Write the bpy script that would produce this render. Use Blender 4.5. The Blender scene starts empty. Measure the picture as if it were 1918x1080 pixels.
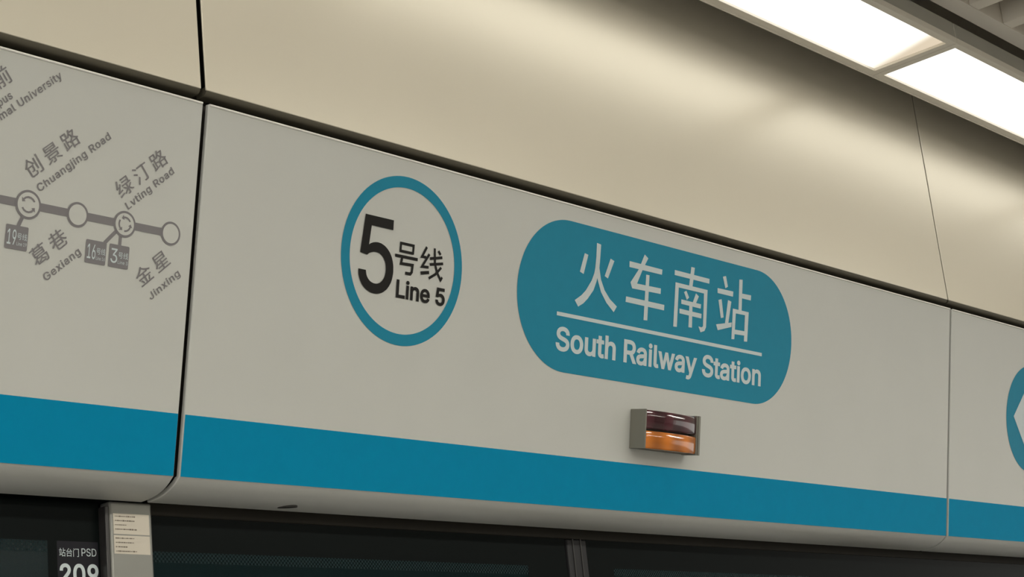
import bpy, bmesh, math, random
from mathutils import Vector, Matrix
random.seed(4)
C = bpy.context.scene.collection
SC = bpy.context.scene

# ------------------------------------------------------------------ camera, world, exposure
right = Vector((0.66125955, -0.74316146, -0.10220982))
up = Vector((-0.14022804, -0.25630701, 0.9563696))
fwd = Vector((0.73693413, 0.61807585, 0.27369753))
cam_data = bpy.data.cameras.new('camera')
cam = bpy.data.objects.new('camera', cam_data)
C.objects.link(cam)
cam.matrix_world = Matrix(((right.x, up.x, -fwd.x, -1.7339153), (right.y, up.y, -fwd.y, -2.05498637),
                           (right.z, up.z, -fwd.z, 1.65233744), (0, 0, 0, 1)))
cam_data.sensor_width = 36
cam_data.lens = 36 * 3309.49 / 1918
cam_data.clip_start = 0.05
SC.camera = cam

world = bpy.data.worlds.new('world')
SC.world = world
world.use_nodes = True
bgn = world.node_tree.nodes['Background']
bgn.inputs[0].default_value = (1.0, 0.97, 0.90, 1)
bgn.inputs[1].default_value = 0.45
SC.view_settings.view_transform = 'Standard'
SC.view_settings.look = 'None'
SC.view_settings.gamma = 1
SC.view_settings.use_curve_mapping = False
SC.view_settings.exposure = 1.41
LAMP = 0.74          # strength of the strip lights over the header
HALL_FILL = 13.0         # strength of the unseen fill lights added behind the camera
WARM = (1.0, 0.965, 0.87)

# ------------------------------------------------------------------ materials
def mat(name, col, rough=0.5, metal=0.0, spec=0.5, coat=0.0, noise=0.0, nscale=6.0, bump=0.0, bscale=80.0,
        aniso=None):
    m = bpy.data.materials.new(name)
    m.use_nodes = True
    nt = m.node_tree
    b = nt.nodes['Principled BSDF']
    b.inputs['Base Color'].default_value = (*col, 1)
    b.inputs['Roughness'].default_value = rough
    b.inputs['Metallic'].default_value = metal
    b.inputs['Specular IOR Level'].default_value = spec
    b.inputs['Coat Weight'].default_value = coat
    tc = nt.nodes.new('ShaderNodeTexCoord')
    if noise:
        n = nt.nodes.new('ShaderNodeTexNoise')
        n.inputs['Scale'].default_value = nscale
        n.inputs['Detail'].default_value = 5
        nt.links.new(tc.outputs['Object'], n.inputs['Vector'])
        mx = nt.nodes.new('ShaderNodeMix')
        mx.data_type = 'RGBA'
        mx.inputs[6].default_value = (*[c * (1 - noise) for c in col], 1)
        mx.inputs[7].default_value = (*[min(1, c * (1 + noise)) for c in col], 1)
        nt.links.new(n.outputs['Fac'], mx.inputs[0])
        nt.links.new(mx.outputs[2], b.inputs['Base Color'])
    if bump:
        n2 = nt.nodes.new('ShaderNodeTexNoise')
        n2.inputs['Scale'].default_value = bscale
        nt.links.new(tc.outputs['Object'], n2.inputs['Vector'])
        bp = nt.nodes.new('ShaderNodeBump')
        bp.inputs['Strength'].default_value = bump
        bp.inputs['Distance'].default_value = 0.002
        nt.links.new(n2.outputs['Fac'], bp.inputs['Height'])
        nt.links.new(bp.outputs['Normal'], b.inputs['Normal'])
    return m

M_white = mat('white_enamel', (0.575, 0.585, 0.555), 0.42, noise=0.035, nscale=5)
M_cream = mat('champagne_metal', (0.84, 0.785, 0.655), 0.32, metal=0.35, noise=0.02, nscale=2)
M_blue = mat('blue_print', (0.0005, 0.25, 0.45), 0.6, spec=0.06, noise=0.05, nscale=40)
M_blue2 = mat('blue_sign_print', (0.008, 0.235, 0.37), 0.55, spec=0.2, noise=0.05, nscale=40)
M_letter = mat('white_print', (0.58, 0.66, 0.68), 0.45)
M_black = mat('black_print', (0.010, 0.009, 0.008), 0.6, spec=0.2)
M_grey = mat('grey_print', (0.20, 0.19, 0.20), 0.5)
M_dark = mat('dark_backing', (0.03, 0.026, 0.02), 0.8)
M_rail = mat('charcoal_rail', (0.026, 0.024, 0.020), 0.7, spec=0.1, noise=0.1)
M_frame = mat('lamp_frame', (0.80, 0.76, 0.68), 0.5)
M_house = mat('lamp_housing', (0.40, 0.39, 0.345), 0.55, noise=0.05)
M_slat = mat('grille_slat', (0.78, 0.73, 0.65), 0.55, noise=0.05)
M_slab = mat('ceiling_slab', (0.02, 0.02, 0.02), 0.9)
M_floor = mat('floor_stone', (0.30, 0.285, 0.26), 0.35, noise=0.15, nscale=30)
M_bounce_dark = mat('added_bounce_dark', (0.03, 0.03, 0.03), 0.4, noise=0.2, nscale=30)
M_wall = mat('far_wall', (0.42, 0.41, 0.37), 0.5)
M_post = mat('brushed_steel_post', (0.25, 0.25, 0.23), 0.38, metal=0.4, noise=0.06, nscale=20)
M_label = mat('label_paper', (0.62, 0.57, 0.48), 0.5)
M_labelink = mat('label_ink', (0.16, 0.13, 0.10), 0.6)
M_enamel = mat('black_enamel', (0.005, 0.007, 0.007), 0.3, spec=0.04)
M_plate = mat('number_plate', (0.018, 0.018, 0.023), 0.5, spec=0.1)
M_jamb = mat('black_jamb', (0.03, 0.028, 0.028), 0.3)
M_mull = mat('dark_mullion', (0.022, 0.022, 0.024), 0.4, spec=0.2)
M_lampbox = mat('grey_lamp_box', (0.19, 0.185, 0.155), 0.5)
M_tunnel = mat('tunnel_teal', (0.03, 0.07, 0.07), 0.7, noise=0.3, nscale=3)
M_return_shade = mat('return_shade_brown', (0.11, 0.10, 0.075), 0.6, spec=0.2)
M_highlight = mat('painted_highlight', (0.88, 0.86, 0.82), 0.4)
M_screw = mat('screw', (0.02, 0.018, 0.015), 0.5)

def lens_mat(name, col, deep):
    m = mat(name, col, 0.12, coat=0.6)
    nt = m.node_tree
    b = nt.nodes['Principled BSDF']
    tc = nt.nodes.new('ShaderNodeTexCoord')
    w = nt.nodes.new('ShaderNodeTexWave')
    w.wave_type = 'BANDS'; w.bands_direction = 'X'
    w.inputs['Scale'].default_value = 5
    w.inputs['Distortion'].default_value = 2
    w.inputs['Detail'].default_value = 2
    nt.links.new(tc.outputs['Object'], w.inputs['Vector'])
    mx = nt.nodes.new('ShaderNodeMix'); mx.data_type = 'RGBA'
    mx.inputs[6].default_value = (*deep, 1); mx.inputs[7].default_value = (*col, 1)
    nt.links.new(w.outputs['Fac'], mx.inputs[0])
    nt.links.new(mx.outputs[2], b.inputs['Base Color'])
    bp = nt.nodes.new('ShaderNodeBump'); bp.inputs['Strength'].default_value = 0.25
    bp.inputs['Distance'].default_value = 0.002
    nt.links.new(w.outputs['Fac'], bp.inputs['Height'])
    nt.links.new(bp.outputs['Normal'], b.inputs['Normal'])
    return m
M_red = lens_mat('dark_red_lens', (0.085, 0.02, 0.03), (0.035, 0.008, 0.012))
M_amber = lens_mat('amber_lens', (0.72, 0.22, 0.03), (0.42, 0.13, 0.02))

def glass_mat():
    m = bpy.data.materials.new('tinted_glass')
    m.use_nodes = True
    b = m.node_tree.nodes['Principled BSDF']
    b.inputs['Base Color'].default_value = (0.004, 0.014, 0.016, 1)
    b.inputs['Roughness'].default_value = 0.12
    b.inputs['Specular IOR Level'].default_value = 0.1
    b.inputs['Alpha'].default_value = 0.55
    return m
M_glass = glass_mat()

def frit_mat():
    # printed dots: opaque black enamel dots on clear glass, growing sparser downwards
    m = bpy.data.materials.new('dotted_frit')
    m.use_nodes = True
    nt = m.node_tree
    b = nt.nodes['Principled BSDF']
    b.inputs['Base Color'].default_value = (0.014, 0.026, 0.028, 1)
    b.inputs['Roughness'].default_value = 0.4
    b.inputs['Specular IOR Level'].default_value = 0.05
    tc = nt.nodes.new('ShaderNodeTexCoord')
    mp = nt.nodes.new('ShaderNodeMapping')
    nt.links.new(tc.outputs['Object'], mp.inputs['Vector'])
    ck = nt.nodes.new('ShaderNodeTexChecker')
    ck.inputs['Scale'].default_value = 260
    nt.links.new(mp.outputs['Vector'], ck.inputs['Vector'])
    nt.links.new(ck.outputs['Fac'], b.inputs['Alpha'])
    return m
M_frit = frit_mat()

def diffuser_mat():
    m = bpy.data.materials.new('lamp_diffuser')
    m.use_nodes = True
    nt = m.node_tree
    nt.nodes.clear()
    out = nt.nodes.new('ShaderNodeOutputMaterial')
    em = nt.nodes.new('ShaderNodeEmission')
    # the tube inside stops short of the far end: the diffuser is dimmer and warmer there
    tc = nt.nodes.new('ShaderNodeTexCoord')
    sep = nt.nodes.new('ShaderNodeSeparateXYZ')
    nt.links.new(tc.outputs['Object'], sep.inputs[0])
    s = nt.nodes.new('ShaderNodeMath'); s.operation = 'MULTIPLY_ADD'
    s.inputs[1].default_value = -0.32
    nt.links.new(sep.outputs['Y'], s.inputs[0])
    sh = nt.nodes.new('ShaderNodeMath'); sh.operation = 'SUBTRACT'; sh.inputs[1].default_value = -11.405
    nt.links.new(sep.outputs['X'], sh.inputs[0])
    md = nt.nodes.new('ShaderNodeMath'); md.operation = 'MODULO'; md.inputs[1].default_value = 1.5
    nt.links.new(sh.outputs[0], md.inputs[0])
    nt.links.new(md.outputs[0], s.inputs[2])
    r = nt.nodes.new('ShaderNodeMapRange'); r.interpolation_type = 'SMOOTHSTEP'
    r.inputs['From Min'].default_value = 1.462
    r.inputs['From Max'].default_value = 1.536
    r.inputs['To Min'].default_value = 1.0
    r.inputs['To Max'].default_value = 0.0
    nt.links.new(s.outputs[0], r.inputs['Value'])
    mx = nt.nodes.new('ShaderNodeMix'); mx.data_type = 'RGBA'
    mx.inputs[6].default_value = (0.39, 0.33, 0.245, 1)
    mx.inputs[7].default_value = (*WARM, 1)
    nt.links.new(r.outputs[0], mx.inputs[0])
    nt.links.new(mx.outputs[2], em.inputs['Color'])
    em.inputs['Strength'].default_value = LAMP
    nt.links.new(em.outputs[0], out.inputs['Surface'])
    return m
M_diff = diffuser_mat()
M_hall_fill = M_diff.copy()
M_hall_fill.name = 'hall_fill_diffuser'
for n_ in M_hall_fill.node_tree.nodes:
    if n_.type == 'EMISSION':
        for l_ in list(n_.inputs['Color'].links): M_hall_fill.node_tree.links.remove(l_)
        n_.inputs['Color'].default_value = (*WARM, 1)
        n_.inputs['Strength'].default_value = HALL_FILL

# ------------------------------------------------------------------ helpers
def link(name, bm, m, parent=None, smooth=None, bevel=0.0, label=None):
    me = bpy.data.meshes.new(name)
    bmesh.ops.recalc_face_normals(bm, faces=bm.faces)
    bm.to_mesh(me); bm.free()
    o = bpy.data.objects.new(name, me)
    C.objects.link(o)
    me.materials.append(m)
    if smooth:
        for p in me.polygons: p.use_smooth = True
        me.set_sharp_from_angle(angle=math.radians(smooth))
    if bevel:
        b = o.modifiers.new('bevel', 'BEVEL'); b.width = bevel; b.segments = 2
        b.limit_method = 'ANGLE'; b.angle_limit = math.radians(50)
    if parent:
        o.parent = parent
        o.matrix_parent_inverse = world_of(parent).inverted()
    if label: o['label'] = label
    return o

def world_of(o):
    m = o.matrix_basis.copy()
    if o.parent: m = world_of(o.parent) @ o.matrix_parent_inverse @ m
    return m

def thing(name, label, cat, loc, group=None):
    o = bpy.data.objects.new(name, None)
    o.empty_display_size = 0.1
    C.objects.link(o)
    o.location = loc
    o['label'] = label; o['category'] = cat
    if group: o['group'] = group
    return o

def box(bm, x0, x1, y0, y1, z0, z1):
    v = [bm.verts.new((x, y, z)) for z in (z0, z1) for y in (y0, y1) for x in (x0, x1)]
    for f in ((0, 1, 3, 2), (4, 5, 7, 6), (0, 1, 5, 4), (2, 3, 7, 6), (0, 2, 6, 4), (1, 3, 7, 5)):
        bm.faces.new([v[i] for i in f])
    return v

def boxobj(name, m, parent, x0, x1, y0, y1, z0, z1, bevel=0.0, label=None):
    bm = bmesh.new(); box(bm, x0, x1, y0, y1, z0, z1)
    return link(name, bm, m, parent, bevel=bevel, smooth=30 if bevel else None, label=label)

def extrude_profile(bm, front, back, x0, x1):
    """closed y/z profile (front outline then back outline reversed) swept along x"""
    prof = front + back[::-1]
    a = [bm.verts.new((x0, y, z)) for y, z in prof]
    b = [bm.verts.new((x1, y, z)) for y, z in prof]
    n = len(prof)
    for i in range(n):
        j = (i + 1) % n
        bm.faces.new((a[i], a[j], b[j], b[i]))
    k = len(front)
    for v in (a, b):                      # end caps as strips of quads
        for i in range(k - 1):
            bm.faces.new((v[i], v[i + 1], v[n - 2 - i], v[n - 1 - i]))

# fascia frame: the header panels lean out over the platform by TAU, top edge at z = TOP
TAU, TOP = 0.20674, 2.77
ST, CT = math.sin(TAU), math.cos(TAU)
def FP(x, z, d=0.0):
    """x along the header, z down from its top edge (negative), d out of the face"""
    return (x, -z * ST - d * CT, TOP + z * CT - d * ST)

def flat(name, pts, m, parent, d=0.0006, P=FP, label=None):
    bm = bmesh.new()
    bm.faces.new([bm.verts.new(P(x, z, d)) for x, z in pts])
    bmesh.ops.triangulate(bm, faces=bm.faces)
    return link(name, bm, m, parent, label=label)

def ring(name, cx, cz, r1, r0, m, parent, d=0.0006, n=96, P=FP):
    bm = bmesh.new()
    vo = []; vi = []
    for i in range(n):
        a = 2 * math.pi * i / n
        vo.append(bm.verts.new(P(cx + r1 * math.cos(a), cz + r1 * math.sin(a), d)))
        if r0: vi.append(bm.verts.new(P(cx + r0 * math.cos(a), cz + r0 * math.sin(a), d)))
    if r0:
        for i in range(n):
            j = (i + 1) % n
            bm.faces.new((vo[i], vo[j], vi[j], vi[i]))
    else:
        bm.faces.new(vo)
    return link(name, bm, m, parent)

# outlines of the letters used on the signs: character -> (advance, closed contours), 1000 units to the em
GLYPHS = {
' ': (188, []),
'0': (453, ['227,-7 205,-6 184,-2 165,4 147,13 130,24 115,38 101,53 89,71 78,91 69,113 61,138 55,164 51,192 49,222 48,254 49,286 51,316 55,344 61,370 69,395 78,417 89,437 101,455 115,471 130,484 147,496 165,504 184,511 205,514 227,516 249,514 269,511 288,504 306,496 323,484 338,471 352,455 364,437 375,417 384,395 392,370 398,344 402,316 404,286 405,254 404,222 402,192 398,164 392,138 384,113 375,91 364,71 352,53 339,38 323,24 307,13 289,4 269,-2 249,-6', '227,50 241,50 255,53 267,58 279,65 290,74 300,84 309,97 317,111 324,126 330,144 335,163 339,183 342,205 343,229 344,254 343,279 342,303 339,325 335,346 330,365 324,382 317,398 309,412 300,425 290,435 279,444 267,451 255,456 241,459 227,460 212,459 198,456 186,451 174,444 163,435 153,425 144,412 136,398 129,382 123,365 118,346 114,325 111,303 110,279 109,254 110,229 111,205 114,183 118,163 123,144 129,126 136,111 144,97 153,84 163,74 174,65 186,58 198,53 212,50']),
'1': (453, ['76,0 76,55 391,55 391,0', '276,509 276,0 212,0 212,448 209,448 86,358 86,427 198,509']),
'2': (453, ['64,0 64,47 234,229 245,241 256,252 265,263 274,273 282,282 289,292 296,301 302,309 306,318 311,327 314,335 317,344 319,353 320,362 320,371 320,382 318,392 316,402 312,410 308,419 302,426 296,433 289,439 282,444 273,449 264,453 255,456 245,458 234,459 224,460 212,459 201,458 191,455 181,452 172,447 164,442 156,436 150,429 144,422 139,413 135,404 131,395 129,384 127,373 127,362 66,362 66,380 69,397 73,413 79,428 86,442 95,456 105,468 117,478 129,488 143,496 158,503 174,509 190,512 207,515 225,516 243,515 260,513 276,509 291,503 306,497 319,488 332,479 343,469 352,458 361,445 368,432 374,418 378,403 380,388 381,372 381,361 379,350 377,339 375,328 371,318 366,307 361,296 354,284 345,271 336,259 325,245 313,230 299,215 284,198 267,180 153,60 153,57 389,57 389,0']),
'3': (453, ['218,-7 200,-6 182,-4 165,-1 148,4 133,10 118,17 104,25 92,35 80,46 70,57 62,70 55,84 49,99 46,115 44,132 109,132 111,122 113,112 117,103 121,95 126,87 133,80 140,74 148,68 156,63 165,59 175,56 185,53 196,51 207,50 219,50 231,50 243,52 254,54 265,57 275,61 285,66 293,71 301,78 308,85 315,93 320,102 324,111 327,122 329,133 329,145 329,156 327,166 324,177 321,187 316,196 310,205 303,213 295,221 285,228 275,234 263,239 249,242 235,245 219,247 201,248 157,248 157,299 288,448 288,452 70,452 70,509 372,509 372,461 211,278 211,289 233,290 254,290 273,287 291,282 308,276 324,268 338,258 350,248 361,236 371,222 379,208 385,193 389,178 392,162 393,145 392,127 389,111 385,95 379,80 370,66 361,53 350,41 337,30 324,21 309,12 292,6 275,0 257,-4 238,-6']),
'5': (453, ['221,-7 203,-6 186,-4 170,0 155,5 140,11 126,19 114,28 102,37 92,48 83,60 75,73 69,86 64,100 61,115 60,130 122,130 124,121 126,113 129,104 133,96 138,89 144,82 150,76 157,70 165,65 173,60 182,57 191,54 201,52 211,50 221,50 233,50 245,52 256,55 266,59 276,64 285,71 294,78 301,86 308,95 314,104 319,115 323,126 326,137 327,149 328,162 327,175 325,187 323,199 319,210 314,221 307,231 301,240 293,248 284,256 275,262 264,267 254,272 242,275 230,276 218,277 208,277 197,276 187,274 177,271 167,268 158,265 149,261 141,256 134,251 128,246 67,253 96,509 366,509 366,452 151,452 134,301 136,301 143,307 151,312 159,317 168,321 178,325 187,328 198,330 208,332 219,333 229,334 243,333 256,332 269,329 282,325 294,321 305,315 316,309 326,302 336,294 345,285 353,276 361,266 368,255 374,243 379,231 383,218 387,205 389,192 390,178 391,163 390,144 387,126 383,108 377,91 369,76 359,61 349,48 337,35 323,25 309,15 293,7 276,1 259,-3 240,-6']),
'6': (453, ['226,-7 208,-6 190,-3 173,1 157,7 142,15 128,24 115,35 104,47 94,60 84,74 77,90 71,107 67,124 64,143 64,162 64,177 66,192 69,207 74,223 80,239 87,256 97,275 108,295 122,317 137,340 252,509 322,509 151,261 145,261 148,267 152,272 156,278 160,283 165,288 170,292 176,297 182,300 189,304 196,307 203,310 210,312 218,313 226,314 235,314 253,313 270,311 286,307 302,302 316,295 329,286 341,277 352,266 361,253 370,240 377,225 382,210 386,193 388,176 389,157 388,138 385,121 381,104 375,88 368,73 359,58 348,45 337,34 324,23 310,14 295,7 279,1 262,-3 245,-6', '226,48 238,49 249,51 259,54 269,58 279,63 287,69 295,76 302,83 309,92 314,101 319,111 323,122 325,133 327,145 327,157 327,170 325,181 323,193 319,203 314,213 309,223 302,231 295,239 287,246 279,251 269,256 259,260 249,263 238,265 226,265 215,265 204,263 193,260 183,257 174,252 165,246 157,239 150,231 144,223 138,214 133,204 130,193 127,182 125,171 125,158 125,146 127,134 130,123 133,112 138,102 144,92 150,83 157,76 165,69 174,63 183,58 193,54 204,51 215,49']),
'9': (453, ['226,516 245,515 262,512 279,508 295,502 310,494 324,485 337,474 349,462 359,449 368,434 375,419 381,402 386,384 388,366 389,347 388,332 386,317 383,302 378,286 373,270 365,253 356,234 344,214 331,192 315,168 200,0 130,0 301,248 307,248 304,242 301,236 297,231 292,226 287,221 282,216 276,212 270,208 264,205 257,202 250,199 242,197 234,196 226,195 218,195 200,195 183,198 167,202 151,207 137,214 124,222 112,232 101,243 91,255 83,269 76,283 71,299 67,316 64,333 64,352 64,370 67,388 71,405 77,421 85,436 94,450 104,463 116,475 128,485 143,494 158,502 174,508 190,512 208,515', '226,460 215,460 204,458 193,455 184,451 174,446 165,440 157,433 150,425 144,417 138,407 134,397 130,387 127,375 126,364 125,352 126,339 127,327 130,316 134,306 138,295 144,286 150,278 157,270 165,263 174,257 184,252 193,248 204,246 215,244 226,243 238,244 249,246 259,248 269,252 279,257 287,263 295,270 302,277 309,286 314,295 319,305 323,315 325,327 327,338 327,350 327,363 325,375 323,386 319,397 314,407 309,417 303,425 295,433 287,440 279,446 269,451 259,455 249,458 238,460']),
'C': (510, ['267,-7 242,-6 217,-2 194,5 171,13 150,25 131,39 113,55 97,73 82,93 70,115 59,140 51,166 45,193 41,223 40,254 41,285 45,315 51,343 59,369 70,393 82,415 97,436 113,454 131,470 150,484 171,495 194,504 217,510 242,514 267,516 283,515 298,514 312,511 326,508 340,504 354,499 367,494 379,487 391,479 402,471 413,462 423,452 432,442 440,430 448,418 455,406 461,392 466,378 470,364 473,348 408,348 406,359 403,368 399,378 394,386 389,395 384,402 378,409 372,416 365,423 357,428 350,434 341,438 333,442 324,446 315,449 306,451 297,453 287,455 277,456 267,456 249,455 231,452 215,447 199,441 184,432 169,422 156,410 145,396 134,381 125,364 117,345 111,325 107,303 104,279 103,254 104,229 107,206 111,184 117,163 125,145 134,127 145,112 157,98 170,87 184,76 199,68 215,61 232,57 249,54 267,53 277,53 287,54 297,55 306,57 315,60 324,63 333,67 341,71 350,75 357,81 365,86 372,93 378,99 384,107 389,114 394,123 399,131 403,141 406,150 408,160 473,160 470,145 466,131 461,117 455,103 448,91 440,79 432,67 423,57 413,47 402,38 391,30 379,22 367,15 354,10 341,5 327,0 312,-3 298,-5 283,-6']),
'D': (502, ['219,0 96,0 96,57 215,57 239,58 261,61 282,66 301,72 318,81 333,91 347,103 360,117 370,132 379,149 386,168 392,187 396,209 398,231 399,255 398,279 396,302 392,323 386,342 379,361 370,377 360,392 348,406 335,418 320,428 303,437 285,443 265,448 244,451 221,452 93,452 93,509 225,509 254,507 281,504 307,498 331,489 353,478 373,465 391,450 407,432 421,413 433,391 444,367 451,342 457,315 460,286 462,255 460,224 457,195 451,168 443,142 433,119 421,97 406,77 390,60 371,44 351,31 328,20 303,11 277,5 249,1', '125,509 125,0 60,0 60,509']),
'G': (520, ['269,-7 242,-6 217,-2 193,5 171,14 149,25 130,39 112,55 96,73 82,93 69,116 59,140 51,166 45,194 41,223 40,254 41,285 45,315 51,343 59,369 69,393 82,415 96,436 112,454 129,470 149,484 170,495 192,504 215,510 239,514 265,516 281,515 296,514 311,511 326,508 340,504 354,498 367,492 380,485 392,478 403,469 414,460 424,450 433,439 441,428 449,416 456,404 462,391 467,377 471,363 474,349 408,349 405,358 401,368 397,377 392,385 387,393 382,401 376,408 370,415 363,421 356,427 349,432 341,437 333,441 324,445 315,448 306,451 296,453 286,455 276,455 265,456 247,455 230,452 214,447 198,441 183,432 169,422 156,410 145,397 134,381 125,364 117,345 111,325 107,303 104,279 103,254 104,229 107,206 111,184 117,163 125,145 134,128 145,112 157,99 170,87 184,76 200,68 216,61 233,57 250,54 269,53 285,54 301,56 317,59 331,65 345,71 357,79 369,88 379,99 388,110 396,123 403,137 408,152 412,168 414,185 415,202 434,199 283,199 283,256 478,256 478,200 477,176 474,152 468,131 461,110 451,91 439,73 426,57 411,43 395,30 377,19 357,10 337,2 315,-3 292,-6']),
'H': (517, ['60,0 60,509 125,509 125,289 392,289 392,509 457,509 457,0 392,0 392,232 125,232 125,0']),
'J': (396, ['185,-7 159,-5 135,0 113,7 93,19 75,33 60,50 48,70 40,92 35,118 33,145 33,173 98,173 98,145 99,128 101,112 106,97 113,85 122,74 132,65 143,59 156,54 170,51 185,50 200,51 214,54 226,59 238,65 248,74 256,85 263,97 268,112 271,128 272,145 272,509 336,509 336,145 335,118 330,92 321,70 309,50 294,33 276,19 256,7 235,0 211,-5']),
'L': (393, ['60,0 60,509 125,509 125,57 361,57 361,0']),
'N': (523, ['60,0 60,509 136,509 343,183 347,177 350,172 354,165 358,158 363,151 367,143 372,134 377,125 382,116 388,107 393,97 398,87 403,76 409,66 414,55 405,54 404,65 403,76 402,87 401,98 401,108 400,119 400,129 400,139 399,148 399,157 399,195 399,509 463,509 463,0 387,0 202,290 177,331 172,340 167,349 161,359 154,370 148,381 108,452 119,454 122,384 124,328 125,291 125,0']),
'P': (445, ['60,0 60,509 235,509 258,508 279,505 298,501 316,495 332,487 347,478 360,468 371,456 381,444 390,430 397,415 402,399 406,383 408,365 409,348 408,330 406,313 402,296 397,280 390,265 381,251 371,239 360,227 347,216 332,207 316,199 298,193 279,189 258,187 235,186 109,186 109,242 233,242 248,243 262,245 275,247 287,251 297,256 306,262 315,269 322,276 328,284 333,294 337,303 340,314 343,325 344,336 344,348 344,359 343,371 340,382 337,392 333,402 328,411 322,419 315,426 306,433 297,439 286,443 275,447 262,450 248,451 232,452 125,452 125,0']),
'R': (449, ['60,0 60,509 236,509 259,508 280,505 299,501 317,496 333,489 348,480 361,470 372,459 382,447 390,433 397,419 403,403 406,387 409,370 409,352 409,334 406,317 403,301 397,286 390,271 382,258 372,246 361,235 348,226 333,217 317,210 299,205 279,201 258,198 236,198 96,198 96,255 234,255 249,256 263,257 276,259 287,263 298,267 307,272 315,278 322,285 329,292 334,300 338,309 341,319 343,329 345,340 345,352 345,364 343,375 341,386 338,395 334,405 329,413 322,421 315,428 307,434 298,440 287,444 275,448 262,450 248,452 233,452 125,452 125,0', '353,0 230,229 303,229 428,0']),
'S': (447, ['224,-9 202,-8 182,-6 162,-2 144,3 128,9 112,17 98,26 85,36 74,48 64,60 56,74 49,88 44,103 40,120 38,137 104,137 106,125 109,115 112,105 117,96 123,88 130,80 138,74 147,68 156,63 166,59 177,55 188,53 200,51 212,50 224,49 237,50 250,51 263,53 275,56 286,60 296,65 306,71 315,77 323,84 329,92 335,100 340,109 343,119 345,129 346,139 345,149 343,157 341,165 337,172 332,179 326,185 320,190 313,195 305,200 296,205 287,208 277,212 267,216 256,219 245,222 184,239 160,247 138,256 118,266 101,277 86,289 74,303 64,318 57,335 53,353 52,372 53,389 56,405 60,420 67,434 75,448 85,460 96,471 109,481 122,490 138,498 154,504 171,509 189,513 208,515 227,516 247,515 266,513 283,509 300,504 316,498 331,490 344,481 357,471 367,461 377,449 385,436 392,422 396,408 399,393 401,378 337,378 335,393 330,406 323,418 313,428 302,437 289,445 275,451 259,455 243,458 225,459 212,458 200,457 188,455 178,452 167,448 158,443 149,438 141,432 135,425 129,418 124,411 120,402 117,394 116,385 115,376 116,366 118,356 121,348 125,340 131,334 138,327 145,322 152,317 161,312 169,308 178,305 187,301 196,298 204,296 212,293 264,279 273,277 282,274 292,271 302,267 312,264 321,259 331,255 341,249 350,244 359,238 367,231 375,224 382,215 389,207 395,198 399,187 403,177 406,165 408,152 408,139 407,122 405,107 400,92 394,77 386,64 377,51 366,39 353,28 339,19 323,11 306,4 288,-2 268,-6 246,-8']),
'U': (517, ['259,-8 235,-7 213,-4 192,0 172,7 154,15 137,25 121,37 108,50 95,64 85,80 76,97 69,114 64,133 61,153 60,173 60,509 124,509 124,178 125,164 127,150 130,137 135,125 141,113 148,102 156,92 165,83 176,75 187,68 200,62 213,57 227,54 243,52 259,52 275,52 290,54 305,57 318,62 331,68 342,75 352,83 362,92 370,102 377,113 382,125 387,137 390,150 392,164 393,178 393,509 457,509 457,173 456,153 453,133 448,114 441,97 433,80 422,64 410,50 396,37 380,25 363,15 345,7 325,0 304,-4 282,-7']),
'a': (389, ['160,-9 146,-8 132,-6 119,-4 106,0 94,5 83,11 73,18 63,26 55,35 48,45 41,55 37,67 33,80 31,93 30,108 31,120 32,132 35,143 39,152 43,161 49,169 55,176 62,182 69,188 78,193 86,198 95,202 105,205 115,208 125,211 136,213 146,215 157,217 168,218 178,220 234,227 242,228 249,229 255,231 261,233 265,235 269,238 272,241 274,245 275,249 276,255 276,257 275,266 274,274 272,282 270,290 267,297 263,303 258,309 253,314 247,318 240,322 232,325 224,328 215,329 206,330 196,331 185,330 175,329 166,328 157,325 149,322 142,319 135,315 128,310 123,306 118,301 113,296 109,290 105,285 102,279 100,274 41,291 47,304 53,317 61,328 69,337 79,346 88,354 99,360 110,366 121,371 133,375 145,379 157,381 169,383 182,384 194,384 202,384 211,384 220,383 229,381 239,379 249,377 258,374 268,370 277,366 286,360 294,354 302,347 310,339 316,330 322,320 327,309 331,297 334,283 336,268 337,251 337,0 277,0 277,52 272,52 270,47 266,41 262,36 257,30 252,25 246,19 239,14 232,9 224,5 215,1 206,-2 195,-5 184,-7 172,-8', '170,45 184,46 196,48 207,50 218,54 228,59 237,64 245,71 252,78 258,85 263,93 268,102 271,111 274,119 275,129 276,138 276,190 274,188 271,186 268,185 264,183 259,182 254,181 249,179 243,178 238,177 231,176 200,171 175,168 167,167 158,165 150,163 142,161 134,159 127,156 120,152 114,148 108,144 103,139 99,134 96,128 94,121 92,113 92,105 92,97 93,90 95,84 98,78 102,72 106,67 111,63 117,59 123,55 130,52 137,50 145,48 153,47 161,46']),
'd': (424, ['195,-8 177,-7 159,-4 142,1 126,7 111,16 98,27 85,39 74,52 63,68 55,84 47,103 42,122 37,143 35,165 34,189 35,212 37,234 42,255 47,274 55,293 64,309 74,325 85,338 98,350 112,361 127,369 143,376 159,381 177,383 196,384 209,384 222,383 233,380 244,377 253,373 261,368 269,363 276,357 282,352 287,346 292,340 296,334 300,329 303,324 306,319 311,319 311,509 372,509 372,0 313,0 313,59 307,59 304,54 300,49 296,43 292,37 287,31 281,25 275,19 268,14 261,9 252,4 243,-1 233,-4 221,-6 209,-8', '205,47 218,47 230,50 242,53 253,58 263,65 272,73 280,82 288,92 294,103 299,115 304,128 307,142 310,157 311,173 312,189 311,206 310,221 307,236 304,250 300,263 294,275 288,286 281,296 273,304 263,312 253,318 242,323 231,327 218,329 205,330 191,329 178,327 166,323 155,318 145,311 135,303 127,294 120,284 114,273 108,261 104,248 101,234 98,220 97,205 96,189 97,174 98,158 101,144 104,130 109,117 114,104 120,93 128,83 136,74 145,66 155,59 166,54 178,50 191,48']),
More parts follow.
